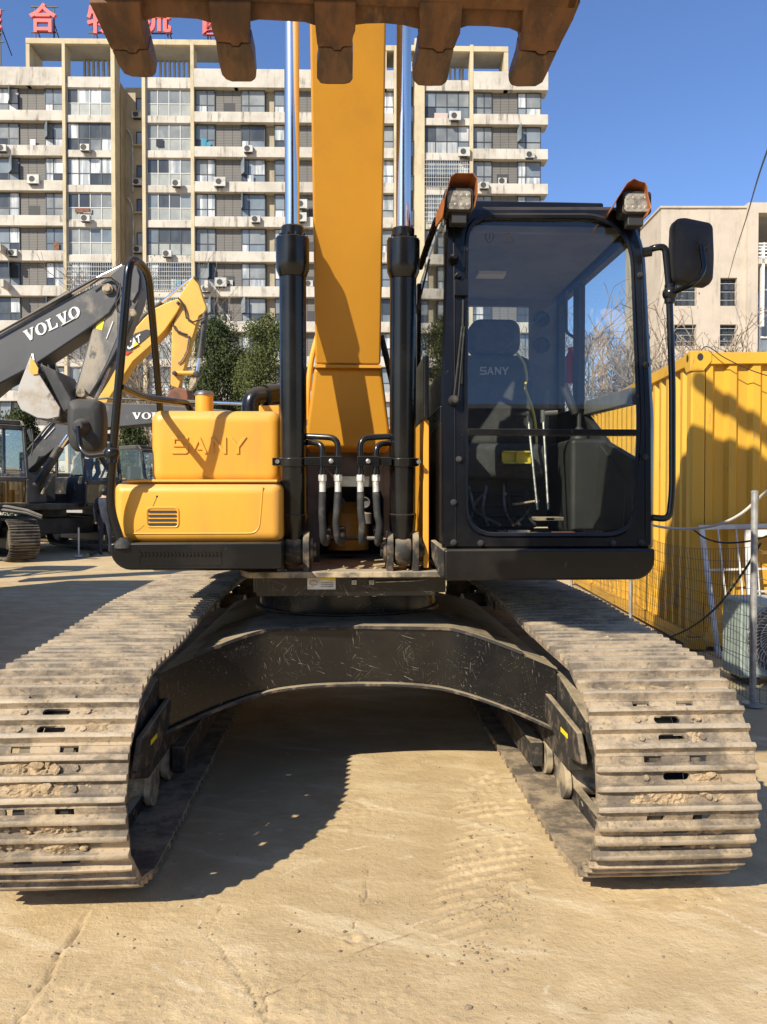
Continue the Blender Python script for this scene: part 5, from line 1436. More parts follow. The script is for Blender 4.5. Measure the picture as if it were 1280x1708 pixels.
cable('loose_wire', 'thin black wire trailing over the container corner', [at(1300, 632, 7.4), at(1255, 618, 7.45), at(1210, 597, 7.5), at(1180, 578, 7.55), at(1165, 592, 7.75), at(1140, 628, 8.3), at(1110, 655, 8.8), at(1075, 690, 9.3)], .005, 'cable_black', 'wire')

# ------------------------------------------------------------------ machines in the background
def pp(name, mat, parent, pts, Y, th, bevel=.02, label=None, smooth=30):
    mb = MB(); mb.prism([at(x, y, Y) for x, y in pts], (0, th, 0)); o = mb.build(name, mat, parent, bevel=bevel, smooth=smooth)
    if label: o['label'] = label
    return o
def pt_(name, mat, parent, pts, Y, r, n=10):
    mb = MB(); mb.tube([at(x, y, Y) for x, y in pts], r, n); return mb.build(name, mat, parent)
def machine_body(root, cx, cy, rz, S, house, cabm, wx=None):
    """undercarriage, house and cab of an excavator; front towards local -y"""
    rot = Matrix.Rotation(rz, 4, 'Z'); T = Matrix.Translation((cx, cy, 0)) @ rot @ Matrix.Scale(S, 4)
    def done(mb, nm, mat, par, **k):
        mb.v = [tuple(T @ Vector(v)) for v in mb.v]; return mb.build(nm, mat, par, **k)
    for s_ in (-1, 1):
        tr = empty('crawler_track', (0, 0, 0)); tr.parent = root
        path = []
        for a in range(-90, -271, -20): path.append((-1.65 + .42 * math.cos(R(a)), .47 + .42 * math.sin(R(a))))
        for a in range(90, -91, -20): path.append((1.65 + .42 * math.cos(R(a)), .47 + .42 * math.sin(R(a))))
        pl = [Vector((0, y, z)) for y, z in path]; pl.append(pl[0]); L = 0; cu = [0]
        for p, q in zip(pl[:-1], pl[1:]): L += (q - p).length; cu.append(L)
        n = 46; mb = MB()
        def P(s):
            s %= L
            for i in range(len(pl) - 1):
                if cu[i + 1] >= s: return pl[i].lerp(pl[i + 1], (s - cu[i]) / (cu[i + 1] - cu[i]))
        for k in range(n):
            p, q = P(L * (k + .04) / n), P(L * (k + .96) / n); t = (q - p).normalized(); nn = Vector((1, 0, 0)).cross(t); X0, X1 = s_ * 1.18 - .3, s_ * 1.18 + .3
            c = [Vector((X0, p.y, p.z)), Vector((X1, p.y, p.z)), Vector((X1, q.y, q.z)), Vector((X0, q.y, q.z))]
            mb.hexa([v - nn * .02 for v in c] + [v for v in c])
            for f in (.2, .55, .88):
                m_ = p.lerp(q, f); e = t * .012
                mb.hexa([Vector((X0, *(m_ - e).yz)), Vector((X1, *(m_ - e).yz)), Vector((X1, *(m_ + e).yz)), Vector((X0, *(m_ + e).yz))] + [Vector((x, *(m_ + sg_ * e + nn * .03).yz)) for x, sg_ in ((X0, -1), (X1, -1), (X1, 1), (X0, 1))])
        o = done(mb, 'track_shoes', 'machine_track', tr, smooth=0); o['kind'] = 'stuff'
        mb = MB(); mb.box((s_ * 1.18 - .16, -1.4, .22), (s_ * 1.18 + .16, 1.4, .68)); done(mb, 'track_frame', 'machine_black', tr, bevel=.04)
        for y in (-1.65, 1.65):
            mb = MB(); mb.lathe((s_ * 1.18 - .17, y, .47), (1, 0, 0), [(0, .1), (.01, .3), (.05, .34), (.29, .34), (.33, .3), (.34, .1)], 24); done(mb, 'wheel', 'machine_track', tr)
    mb = MB(); mb.box((-1.0, -.9, .45), (1.0, .9, .85)); mb.lathe((0, 0, .85), (0, 0, 1), [(0, .6), (.22, .6)], 24); done(mb, 'undercarriage', 'machine_black', root, bevel=.03)
    mb = MB(); mb.box((-1.32, -1.45, 1.06), (1.32, 2.1, 1.22)); done(mb, 'revolving_frame', 'machine_black', root, bevel=.03)
    mb = MB(); mb.box((-1.32, -1.2, 1.225), (-.32, 2.0, 2.0)); mb.box((-.3, .6, 1.225), (1.3, 2.0, 2.05)); done(mb, 'engine_housing', house, root, bevel=.05)
    mb = MB(); mb.prism([(-1.3, 2.02, 1.1), (1.3, 2.02, 1.1), (1.3, 2.5, 1.1), (.8, 2.95, 1.1), (-.8, 2.95, 1.1), (-1.3, 2.5, 1.1)], (0, 0, .95)); done(mb, 'counterweight', 'volvo_grey' if house != 'cat_yellow' else 'machine_black', root, bevel=.06)
    cab_ = None
    x0, x1, y0, y1, z0, z1 = .36, 1.34, -1.75, .0, 1.2, 2.98
    prof = [(y0, z0), (y0 - .02, z0 + .55), (y0 + .22, z1 - .12), (y0 + .40, z1), (y1, z1), (y1, z0)]
    def edges(x, w):
        mbx = MB()
        for p, q in zip(prof, prof[1:] + prof[:1]):
            p3, q3 = Vector((x, *p)), Vector((x, *q)); d = (q3 - p3).normalized(); nn = Vector((0, -d.z, d.y)) * w
            mbx.prism([p3 + nn * .5, q3 + nn * .5, q3 - nn * .5, p3 - nn * .5], (.06, 0, 0))
        return mbx
    mb = edges(x0, .12); m2 = edges(x1 - .06, .12); mb.add(m2.v, m2.f)
    for p in prof:
        mb.box((x0 + .06, p[0] - .05, p[1] - .05), (x1 - .06, p[0] + .05, p[1] + .05))
    mb.box((x0 + .06, y0 + .40, z1 - .05), (x1 - .06, y1 - .05, z1 + .02)); mb.box((x0 + .06, y0, z0 - .02), (x1 - .06, y1, z0 + .05))
    mb.box((x0 + .01, y0 + .05, z0), (x0 + .05, y1, z0 + .7)); mb.box((x1 - .05, y0 + .05, z0), (x1 - .01, y1, z0 + .7))
    cab_ = done(mb, 'cab', cabm, root, bevel=.02)
    mb = MB()
    for x in (x0 + .028, x1 - .032): mb.prism([(x, *p) for p in prof], (.004, 0, 0))
    mb.prism([(x0 + .06, y0 - .0, z0 + .05), (x1 - .06, y0 - .0, z0 + .05), (x1 - .06, y0 - .02, z0 + .55), (x0 + .06, y0 - .02, z0 + .55)], (0, .01, 0))
    mb.prism([(x0 + .06, y0 - .02, z0 + .56), (x1 - .06, y0 - .02, z0 + .56), (x1 - .06, y0 + .22, z1 - .13), (x0 + .06, y0 + .22, z1 - .13)], (0, .01, 0))
    done(mb, 'window', 'windscreen_glass', cab_, smooth=0)
    mb = MB(); mb.box((x0 + .3, -1.0, z0 + .05), (x1 - .25, -.4, z0 + .5)); mb.box((x0 + .3, -.55, z0 + .5), (x1 - .25, -.38, z0 + 1.2)); done(mb, 'seat', 'cab_black', cab_, bevel=.04)
    return T

# A: grey machine at the left edge whose raised boom carries the big white word
YA = 13.0
A_ = empty('crawler_excavator', (-9.6, 13.3, 0)); tag(A_, 'grey excavator at far left, raised boom with large white serif letters and pale curled bucket', 'excavator')
machine_body(A_, -9.8, 13.3, R(88), 1.0, 'volvo_grey', 'machine_black')
bA = pp('boom', 'volvo_grey', A_, [(-230, 800), (-110, 672), (0, 560), (60, 527), (119, 494), (163, 474), (186, 466), (196, 476), (196, 500), (183, 522), (160, 540), (131, 560), (56, 610), (0, 640), (-90, 715), (-190, 830)], YA - .25, .5, .03)
mb = MB(); serif_word(mb, 'VOLVO', at(44, 571, YA - .25), at(137, 526, YA - .25), at(38.5, 551, YA - .25) - at(44, 569, YA - .25), (0, -.012, 0)); mb.build('boom_lettering', 'white_letter', bA, smooth=0)
pt_('boom_line', 'machine_black', bA, [(-20, 565), (60, 520), (119, 487), (160, 464), (186, 462), (199, 478), (193, 505), (197, 520)], YA - .3, .018, 6)
pt_('boom_line', 'white_letter', bA, [(102, 543), (124, 531), (129, 524)], YA - .262, .008, 6)
sA = pp('stick', 'volvo_grey', A_, [(168, 470), (200, 443), (214, 440), (228, 443), (235, 455), (237, 475), (232, 500), (224, 520), (212, 550), (192, 590), (170, 630), (150, 662), (121, 664), (122, 655), (136, 610), (150, 560), (158, 530), (162, 500)], YA - .2, .4, .025)
pp('stick_mud', 'volvo_muddy', sA, [(162, 512), (176, 500), (196, 515), (196, 560), (180, 600), (160, 640), (147, 660), (124, 662), (139, 610), (152, 563)], YA - .206, .005, 0)
pp('decal', 'sticker_yellow', sA, [(165, 524), (176, 527), (170, 551), (160, 548)], YA - .212, .005, 0)
mb = MB(); mb.tube([at(170 + 5 * math.cos(R(a)), 533 + 4 * math.sin(R(a)), YA - .215) for a in (-90, 30, 150, 270)], .006, 4); mb.build('decal_print', 'cab_black', sA, smooth=0)
pt_('stick_line', 'white_letter', sA, [(189, 536), (178, 565)], YA - .21, .012, 6)
mb = MB(); c = at(180, 482, YA - .27); mb.lathe(c, (0, -1, 0), [(-.02, .085), (.03, .085), (.035, .06), (.06, .055)], 18); mb.build('boom_pin', 'dusty_steel', bA)
mb = MB(); c = at(222, 522, YA - .25); mb.lathe(c, (0, -1, 0), [(-.02, .06), (.05, .06), (.06, .03)], 16); mb.build('stick_pin', 'dusty_steel', sA); mb = MB(); c = at(136, 655, YA - .23); mb.lathe(c, (0, -1, 0), [(-.02, .075), (.05, .075), (.06, .03)], 16); mb.build('stick_pin', 'dusty_steel', sA)
pt_('stick_cylinder', 'machine_black', A_, [(-60, 600), (0, 562), (60, 526), (119, 489)], YA - .02, .075, 14)
pt_('cylinder_rod', 'chrome', A_, [(118, 490), (160, 466), (205, 444)], YA, .045, 12)
pp('stick_head_plate', 'volvo_grey', sA, [(214, 446), (228, 447), (233, 460), (231, 485), (221, 503), (213, 496), (214, 470)], YA - .24, .03, .01)
pt_('bucket_cylinder', 'machine_black', A_, [(234, 480), (224, 505), (212, 550), (195, 590), (182, 612)], YA - .12, .055, 12)
pt_('cylinder_rod', 'worn_steel', A_, [(182, 612), (172, 636), (158, 668)], YA - .12, .035, 10)
pt_('hose', 'machine_black', A_, [(150, 476), (168, 463), (186, 462), (200, 473), (203, 490), (194, 505), (196, 518), (204, 524), (216, 500)], YA - .33, .014, 6)
bk = pp('bucket', 'bucket_pale', A_, [(51, 592), (58, 612), (66, 625), (100, 680), (98, 695), (80, 699), (62, 697), (35, 683), (28, 668), (31, 645), (44, 610)], YA - .55, .04, .012)
mb = MB()
OUTB = [(51, 600), (44, 612), (31, 645), (28, 668), (35, 683), (62, 697), (88, 699)]
mb.loft([[at(x, y, YA - .5), at(x + 2, y + 2, YA - .5), at(x + 2, y + 2, YA - .5) + Vector((.0, .95, 0)), at(x, y, YA - .5) + Vector((0, .95, 0))] for x, y in OUTB]); mb.build('bucket_floor', 'bucket_pale', bk, smooth=40)
pp('bucket_side', 'bucket_pale', bk, [(66, 604), (95, 610), (118, 668), (116, 690), (98, 695), (80, 699), (50, 690), (38, 660), (52, 612)], YA + .42, .04, .012)
mb = MB(); mb.prism([at(66, 606, YA - .5), at(92, 618, YA - .5), at(119, 664, YA - .5), at(118, 680, YA - .5), at(106, 688, YA - .5)], (.0, .9, 0)); mb.build('bucket_back', 'machine_black', bk, bevel=.02)
mb = MB()
for x, y in ((53, 594), (64, 597), (74, 597), (88, 602)):
    a = at(x, y, YA - .45 + (x - 53) * .022); mb.hexa([a + Vector((-.05, 0, -.22)), a + Vector((.06, 0, -.22)), a + Vector((.06, .1, -.22)), a + Vector((-.05, .1, -.22)), a + Vector((-.015, .03, .05)), a + Vector((.015, .03, .05)), a + Vector((.015, .06, .05)), a + Vector((-.015, .06, .05))])
mb.build('bucket_tooth', 'worn_steel', bk, smooth=0)
pp('side_cutter', 'cat_yellow', bk, [(51, 596), (56, 600), (64, 614), (63, 624), (55, 625), (49, 620)], YA - .57, .02, .005)
pp('bucket_bracket', 'dusty_steel', bk, [(98, 694), (117, 672), (128, 656), (140, 664), (132, 690), (116, 704), (98, 706), (92, 700)], YA - .15, .3, .02)
pt_('bucket_link', 'dusty_steel', A_, [(136, 658), (156, 668), (130, 690)], YA - .2, .05, 8)

# B: yellow machine standing behind, stick folded down, rusty bucket
YB_ = 25.0
B_ = empty('crawler_excavator', (-8.3, 26.5, 0)); tag(B_, 'yellow excavator standing behind the grey ones, boom bent over with a rust red bucket', 'excavator')
machine_body(B_, -8.6, 27.5, R(50), 1.1, 'cat_yellow', 'machine_black')
bB = pp('boom', 'cat_yellow', B_, [(140, 712), (160, 672), (195, 600), (214, 560), (240, 530), (257, 514), (280, 503), (300, 496), (303, 508), (295, 522), (276, 550), (252, 576), (222, 603), (198, 640), (180, 668), (168, 720)], YB_ - .3, .6, .04)
pp('decal', 'cab_black', bB, [(212, 570), (225, 556), (245, 549), (251, 551), (249, 560), (218, 586), (209, 588)], YB_ - .32, .01, 0)
pp('decal_red', 'red_plastic', bB, [(208, 586), (218, 586), (222, 584), (212, 592), (207, 591)], YB_ - .33, .01, 0)
mb = MB(); letters(mb, 'CAT', at(213, 585, YB_ - .33), at(236, 570, YB_ - .33), at(211, 571, YB_ - .33) - at(213, 585, YB_ - .33), (0, -.02, 0), bold=.03); mb.build('boom_lettering', 'white_letter', bB, smooth=0)
pp('decal_triangle', 'sticker_yellow', bB, [(221, 580), (226, 569), (231, 574)], YB_ - .36, .01, 0)
sB = pp('stick', 'cat_yellow', B_, [(296, 500), (302, 489), (320, 462), (325, 461), (330, 468), (338, 495), (344, 512), (343, 520), (332, 527), (322, 560), (298, 648), (286, 644), (284, 640), (287, 545), (297, 520)], YB_ - .2, .4, .03)
pt_('stick_cylinder', 'machine_black', B_, [(212, 560), (240, 527), (270, 504)], YB_ - .05, .07, 10)
pt_('cylinder_rod', 'chrome', B_, [(270, 504), (300, 479), (321, 463)], YB_ - .05, .045, 10)
pt_('bucket_cylinder', 'machine_black', B_, [(342, 522), (338, 560), (333, 597)], YB_ - .1, .10, 12)
pt_('cylinder_rod', 'chrome', B_, [(333, 597), (329, 622)], YB_ - .1, .06, 10)
pt_('bucket_link', 'cat_yellow', B_, [(291, 622), (326, 622)], YB_ - .24, .07, 8)
pp('link_arm', 'dusty_steel', B_, [(322, 618), (332, 620), (326, 640), (318, 652), (312, 650)], YB_ - .2, .3, .02)
for x, y, r in ((325, 463, .05), (297, 505, .05), (291, 622, .07), (327, 623, .09), (343, 520, .05)):
    mb = MB(); mb.lathe(at(x, y, YB_ - .34), (0, -1, 0), [(-.3, r), (.03, r), (.04, r * .5)], 12); mb.build('pin', 'machine_black', B_)
pt_('hose', 'machine_black', sB, [(297, 497), (304, 504), (309, 518), (311, 530), (322, 537), (340, 530)], YB_ - .28, .03, 6)
pt_('hose', 'machine_black', sB, [(288, 540), (294, 551), (305, 556), (313, 558)], YB_ - .28, .035, 6)
pt_('hose', 'machine_black', sB, [(316, 560), (312, 585), (303, 602), (297, 606)], YB_ - .25, .025, 6)
pp('bucket', 'rust_red', B_, [(272, 668), (284, 650), (296, 646), (312, 650), (314, 662), (310, 690), (290, 698), (276, 690)], YB_ - .55, 1.1, .04)

# C: second grey machine, boom low with the letters partly hidden
YC_ = 25.0
C_ = empty('crawler_excavator', (-9.0, 26.0, 0)); tag(C_, 'grey excavator whose low horizontal boom has white letters half hidden by the yellow housing', 'excavator')
YCm = 23.6
machine_body(C_, -8.9, 22.9, R(42), 1.12, 'volvo_grey', 'machine_black')
bC = pp('boom', 'volvo_grey', C_, [(36, 770), (87, 704), (108, 680), (130, 670), (171, 671), (262, 674), (380, 684), (450, 700), (450, 716), (380, 708), (262, 706), (175, 714), (128, 722), (110, 732), (80, 757), (50, 782), (36, 800)], 21.3, .55, .03)
mb = MB(); serif_word(mb, 'VOLVO', at(221, 699, 21.3), at(300, 699, 21.3), at(221, 688, 21.3) - at(221, 699, 21.3), (0, -.02, 0)); mb.build('boom_lettering', 'white_letter', bC, smooth=0)
pt_('boom_mark', 'white_letter', bC, [(74, 732), (91, 713)], 21.28, .012, 6)
pt_('boom_line', 'machine_black', bC, [(40, 758), (78, 712), (120, 668), (180, 664), (262, 668), (330, 672)], 21.25, .03, 6)
for dy in (0, .5):
    pt_('boom_cylinder', 'machine_black', C_, [(60, 810), (82, 776), (101, 745)], 21.1 + dy, .115, 14)
    pt_('cylinder_rod', 'chrome', C_, [(101, 745), (114, 726)], 21.1 + dy, .07, 12)
    pt_('hose', 'dusty_steel', C_, [(70, 824), (76, 812), (88, 792), (96, 786)], 21.0 + dy, .04, 8)
pt_('stick_cylinder', 'cat_yellow', C_, [(205, 645), (241, 661), (275, 667)], 21.4, .05, 8)
pt_('hose', 'machine_black', C_, [(212, 648), (250, 665), (310, 670), (350, 672)], 21.3, .055, 8)
pt_('cylinder_rod', 'chrome', C_, [(312, 670), (420, 674)], 21.6, .05, 10)
# D: dark machine whose cab shows at the left edge
D_ = empty('crawler_excavator', (-8.9, 21.0, 0)); tag(D_, 'dusty dark excavator at the left edge, cab windows and muddy crawler visible', 'excavator')
machine_body(D_, -10.1, 19.6, R(38), 1.13, 'cat_yellow', 'machine_black')

rq = random.Random(5)
for k in range(16):
    x = rq.uniform(108, 172); y = rq.uniform(735, 800)
    pt_('pipe', rq.choice(['machine_black', 'machine_black', 'cat_yellow', 'volvo_grey', 'dusty_steel']), C_, [(x, y), (x + rq.uniform(-14, 14), y + rq.uniform(10, 26)), (x + rq.uniform(-16, 16), y + rq.uniform(32, 60))], 23.0 + rq.uniform(-.8, .8), rq.uniform(.03, .09), 7)
for dy in (0, 6): pt_('hose', 'machine_black', D_, [(-20, 842 + dy), (15, 846 + dy), (45, 852 + dy * .6), (70, 862 + dy * .4)], 18.6, .045, 8)
pp('hand_grip', 'cab_black', D_, [(44, 718), (50, 714), (54, 735), (51, 738)], 18.9, .06, .01)
pt_('hand_rail', 'machine_black', D_, [(52, 760), (56, 740), (53, 715)], 18.8, .02, 6)
# small things on the yard by the machines
mb = MB(); p = at(131, 880, 20.2); p.z = 0; q = at(131, 880, p.y); mb.cyl(p, Vector((p.x, p.y, q.z)), .022, 8); mb.cyl(p, p + Vector((0, 0, .05)), .12, 12); tag(mb.build('marker_post', 'hose_white'), 'thin pale marker post on a round foot beside the muddy crawlers', 'post')
mb = MB(); mb.cyl(atz(146, 926, .05), atz(166, 916, .05), .05, 8); tag(mb.build('iron_pipe', 'cable_black'), 'short dark pipe lying on the sunlit yard near the standing man', 'pipe')

# the man in the dark suit
def person(x, y, h):
    root = empty('person', (x, y, 0)); tag(root, 'person in a dark suit standing with back turned beside the parked machines', 'person')
    k = h / 1.75
    J = {'pel': (0, 0, .95), 'spi': (0, .01, 1.15), 'che': (0, 0, 1.36), 'nec': (0, -.01, 1.50), 'hea': (0, -.02, 1.60), 'top': (0, -.01, 1.72),
         'sl': (-.19, 0, 1.42), 'el': (-.25, .02, 1.15), 'wl': (-.24, -.05, .90), 'fl': (-.235, -.07, .80), 'sr': (.19, 0, 1.42), 'er': (.25, .02, 1.15), 'wr': (.24, -.05, .90), 'fr': (.235, -.07, .80),
         'hl': (-.10, 0, .90), 'kl': (-.11, -.01, .50), 'al': (-.12, .02, .09), 'tl': (-.13, -.15, .04), 'hr': (.10, 0, .90), 'kr': (.11, -.01, .50), 'ar': (.12, .02, .09), 'tr': (.13, -.15, .04)}
    rad = {'pel': .15, 'spi': .135, 'che': .16, 'nec': .062, 'hea': .095, 'top': .08, 'sl': .085, 'el': .058, 'wl': .048, 'fl': .042, 'sr': .085, 'er': .058, 'wr': .048, 'fr': .042, 'hl': .105, 'kl': .078, 'al': .06, 'tl': .05, 'hr': .105, 'kr': .078, 'ar': .06, 'tr': .05}
    E = [('pel', 'spi'), ('spi', 'che'), ('che', 'nec'), ('nec', 'hea'), ('hea', 'top'), ('che', 'sl'), ('sl', 'el'), ('el', 'wl'), ('wl', 'fl'), ('che', 'sr'), ('sr', 'er'), ('er', 'wr'), ('wr', 'fr'), ('pel', 'hl'), ('hl', 'kl'), ('kl', 'al'), ('al', 'tl'), ('pel', 'hr'), ('hr', 'kr'), ('kr', 'ar'), ('ar', 'tr')]
    names = list(J)
    me = bpy.data.meshes.new('body'); me.from_pydata([tuple(-k * c if i < 2 else k * c for i, c in enumerate(J[n])) for n in names], [(names.index(a), names.index(b)) for a, b in E], [])
    ob = bpy.data.objects.new('body', me); COL.objects.link(ob)
    sm = ob.modifiers.new('skin', 'SKIN'); ss = ob.modifiers.new('sub', 'SUBSURF'); ss.levels = 1; ss.render_levels = 1
    for i, n in enumerate(names):
        v = me.skin_vertices[0].data[i]; v.radius = (rad[n] * k, rad[n] * k * .85); v.use_root = (n == 'pel')
    bpy.context.view_layer.update()
    m2 = bpy.data.meshes.new_from_object(ob.evaluated_get(bpy.context.evaluated_depsgraph_get()))
    bpy.data.objects.remove(ob); ob = bpy.data.objects.new('body', m2); COL.objects.link(ob); ob.parent = root
    m2.materials.clear(); m2.materials.append(MATS['cloth_navy']); m2.materials.append(MATS['skin'])
    for p in m2.polygons:
        p.use_smooth = True
        if p.center.z > 1.50 * k or (p.center.z < .86 * k and abs(p.center.x) > .19 * k and p.center.z > .7 * k): p.material_index = 1
    mb = MB(); mb.sphere((0, -.0, 1.65 * k), .105 * k, 14, 10, sc=(.95, 1.08, 1.05)); mb.build('hair', 'hair', root, local=True)
p = at(175, 870, 20.6); person(p.x, 20.6, 1.80)
# ------------------------------------------------------------------ apartment building
TH = R(1.02); D0 = 64.0; YWALL = 0
BR = empty('apartment_building', (D0 * math.sin(YAW), D0 * math.cos(YAW), 0), -YAW + TH)
tag(BR, 'long pale ten storey apartment block with tan columns, balconies and many windows behind the machines', 'building')
def bx(px): 
    u = (px - 640) / F; return u * D0 / (1 - u * math.sin(TH))
def bz(py): return CAM_H + 63.47 * math.tan(math.atan((854 - py) / F) - PITCH)
def bbox(nm, mat, x0, x1, y0, y1, z0, z1, parent=None, bevel=0.0):
    mb = MB(); mb.box((min(x0, x1), y0, min(z0, z1)), (max(x0, x1), y1, max(z0, z1))); return mb.build(nm, mat, parent or BR, local=True, smooth=0, bevel=bevel)
UNIT = {}
def unit_box(nm, mat, x0, x1, y0, y1, z0, z1, parent):
    if mat not in UNIT:
        mb = MB(); mb.box((0, 0, 0), (1, 1, 1)); me = bpy.data.meshes.new('unit_' + mat); me.from_pydata(mb.v, [], mb.f); me.materials.append(MATS[mat]); UNIT[mat] = me
    o = bpy.data.objects.new(nm, UNIT[mat]); COL.objects.link(o); o.parent = parent
    o.location = (x0, y0, z0); o.scale = (x1 - x0, y1 - y0, z1 - z0); return o
rb = random.Random(21)
def window(x0, x1, z0, z1, y, cols, rows, frame='window_frame_dark', fw=.06, pick=None, lowname='lower_pane', lowmat=None, open_ix=None, skip_bar=False):
    """cols/rows: fractions of the inner divisions"""
    mb = MB()
    xs = [x0] + [lerp(x0, x1, c) for c in cols] + [x1]; zs = [z0] + [lerp(z0, z1, r) for r in rows] + [z1]
    for x in xs: 
        q = min(max(x, x0 + fw / 2), x1 - fw / 2); mb.box((q - fw / 2, y, z0), (q + fw / 2, y + .08, z1))
    for z in zs:
        q = min(max(z, z0 + fw / 2), z1 - fw / 2); mb.box((x0, y + .005, q - fw / 2), (x1, y + .075, q + fw / 2))
    w = mb.build('window', frame, BR, local=True, smooth=0)
    cur = rb.choice(PANES)
    for j in range(len(zs) - 1):
        for i in range(len(xs) - 1):
            if pick: mt = pick(i, j)
            else:
                if rb.random() < .55: cur = rb.choice(PANES + ['pane_dark', 'pane_blue'])
                mt = cur
            low = (j == 0 and len(zs) > 2)
            if low and lowmat: mt = lowmat
            unit_box(lowname if low else 'pane', mt, xs[i] + fw / 2, xs[i + 1] - fw / 2, y + .04, y + .052, zs[j] + fw / 2, zs[j + 1] - fw / 2, w)
    if open_ix is not None:
        i = open_ix; hx = xs[i]; wd = (xs[i + 1] - xs[i]); z2, z3 = zs[-2], zs[-1]
        s = MB(); ang = R(rb.uniform(45, 75)); d = Vector((math.cos(ang), -math.sin(ang), 0))
        p = Vector((hx, y - .02, z2)); t = Vector((d.y, -d.x, 0)) * .03
        s.hexa([p, p + d * wd, p + d * wd + t, p + t] + [v + Vector((0, 0, z3 - z2)) for v in (p, p + d * wd, p + d * wd + t, p + t)])
        s.build('open_casement', 'pane_blue', w, local=True, smooth=0)
    return w
# core behind the windows
NF = 11; PIT = 58.3
ZB = 0.0; ZR = bz(114)
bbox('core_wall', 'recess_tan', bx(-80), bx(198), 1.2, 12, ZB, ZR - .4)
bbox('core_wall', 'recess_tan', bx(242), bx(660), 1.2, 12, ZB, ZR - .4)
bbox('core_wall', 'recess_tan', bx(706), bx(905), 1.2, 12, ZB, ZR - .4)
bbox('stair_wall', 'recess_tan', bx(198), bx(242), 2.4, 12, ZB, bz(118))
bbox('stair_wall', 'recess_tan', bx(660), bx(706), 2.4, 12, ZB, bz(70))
def column(px0, px1, pyt, y0=-.32, y1=.9, mat='column_tan'): return bbox('column', mat, bx(px0), bx(px1), y0, y1, ZB, bz(pyt))
for a, b, t in ((111.5, 116.5, 73), (191.5, 198, 73), (242.5, 248, 122), (322.5, 328, 73), (657, 661.5, 73), (691, 707.5, 60), (782, 787.5, 70)): column(a, b, t)
for a, b, t in ((188, 198, 120), (242, 252, 120)): pass
def ac_unit(px, py, y, flip=False, w=.82, h=.58):
    x, z = bx(px), bz(py); mb = MB(); mb.box((x - w / 2, y - .34, z - h / 2), (x + w / 2, y - .01, z + h / 2)); o = mb.build('air_conditioner', 'ac_white', BR, local=True, smooth=0)
    mb = MB(); mb.lathe((x - .08, y - .341, z), (0, -1, 0), [(0, .235), (.012, .235), (.012, .20), (.006, .19)], 16); mb.build('fan_guard', 'ac_dark', o, local=True, smooth=0)
    mb = MB(); mb.box((x - .3, y - .3, z - h / 2 - .05), (x + .3, y - .0, z - h / 2 - .005)); mb.build('bracket', 'ac_dark', o, local=True, smooth=0)
    return o
BANDS = [(-80, 111.5), (328, 657), (787.5, 911)]
THIN = [(116.5, 191.5), (248, 322.5), (707.5, 782)]
for k in range(-1, NF):
    if k < 0: t, b = 114, 145
    else: t, b = 185.6 + PIT * k, 203 + PIT * k
    for a, c in BANDS: bbox('parapet_band', 'band_concrete', bx(a), bx(c), -.30, 1.15, bz(b), bz(t), bevel=.03)
    for a, c in THIN:
        tt = t if k < 0 else 191.5 + PIT * k
        if k < 0: tt = 127.5
        bbox('parapet_band', 'band_concrete', bx(a), bx(c), -.12, 1.15, bz(b + .5), bz(tt), bevel=.02)
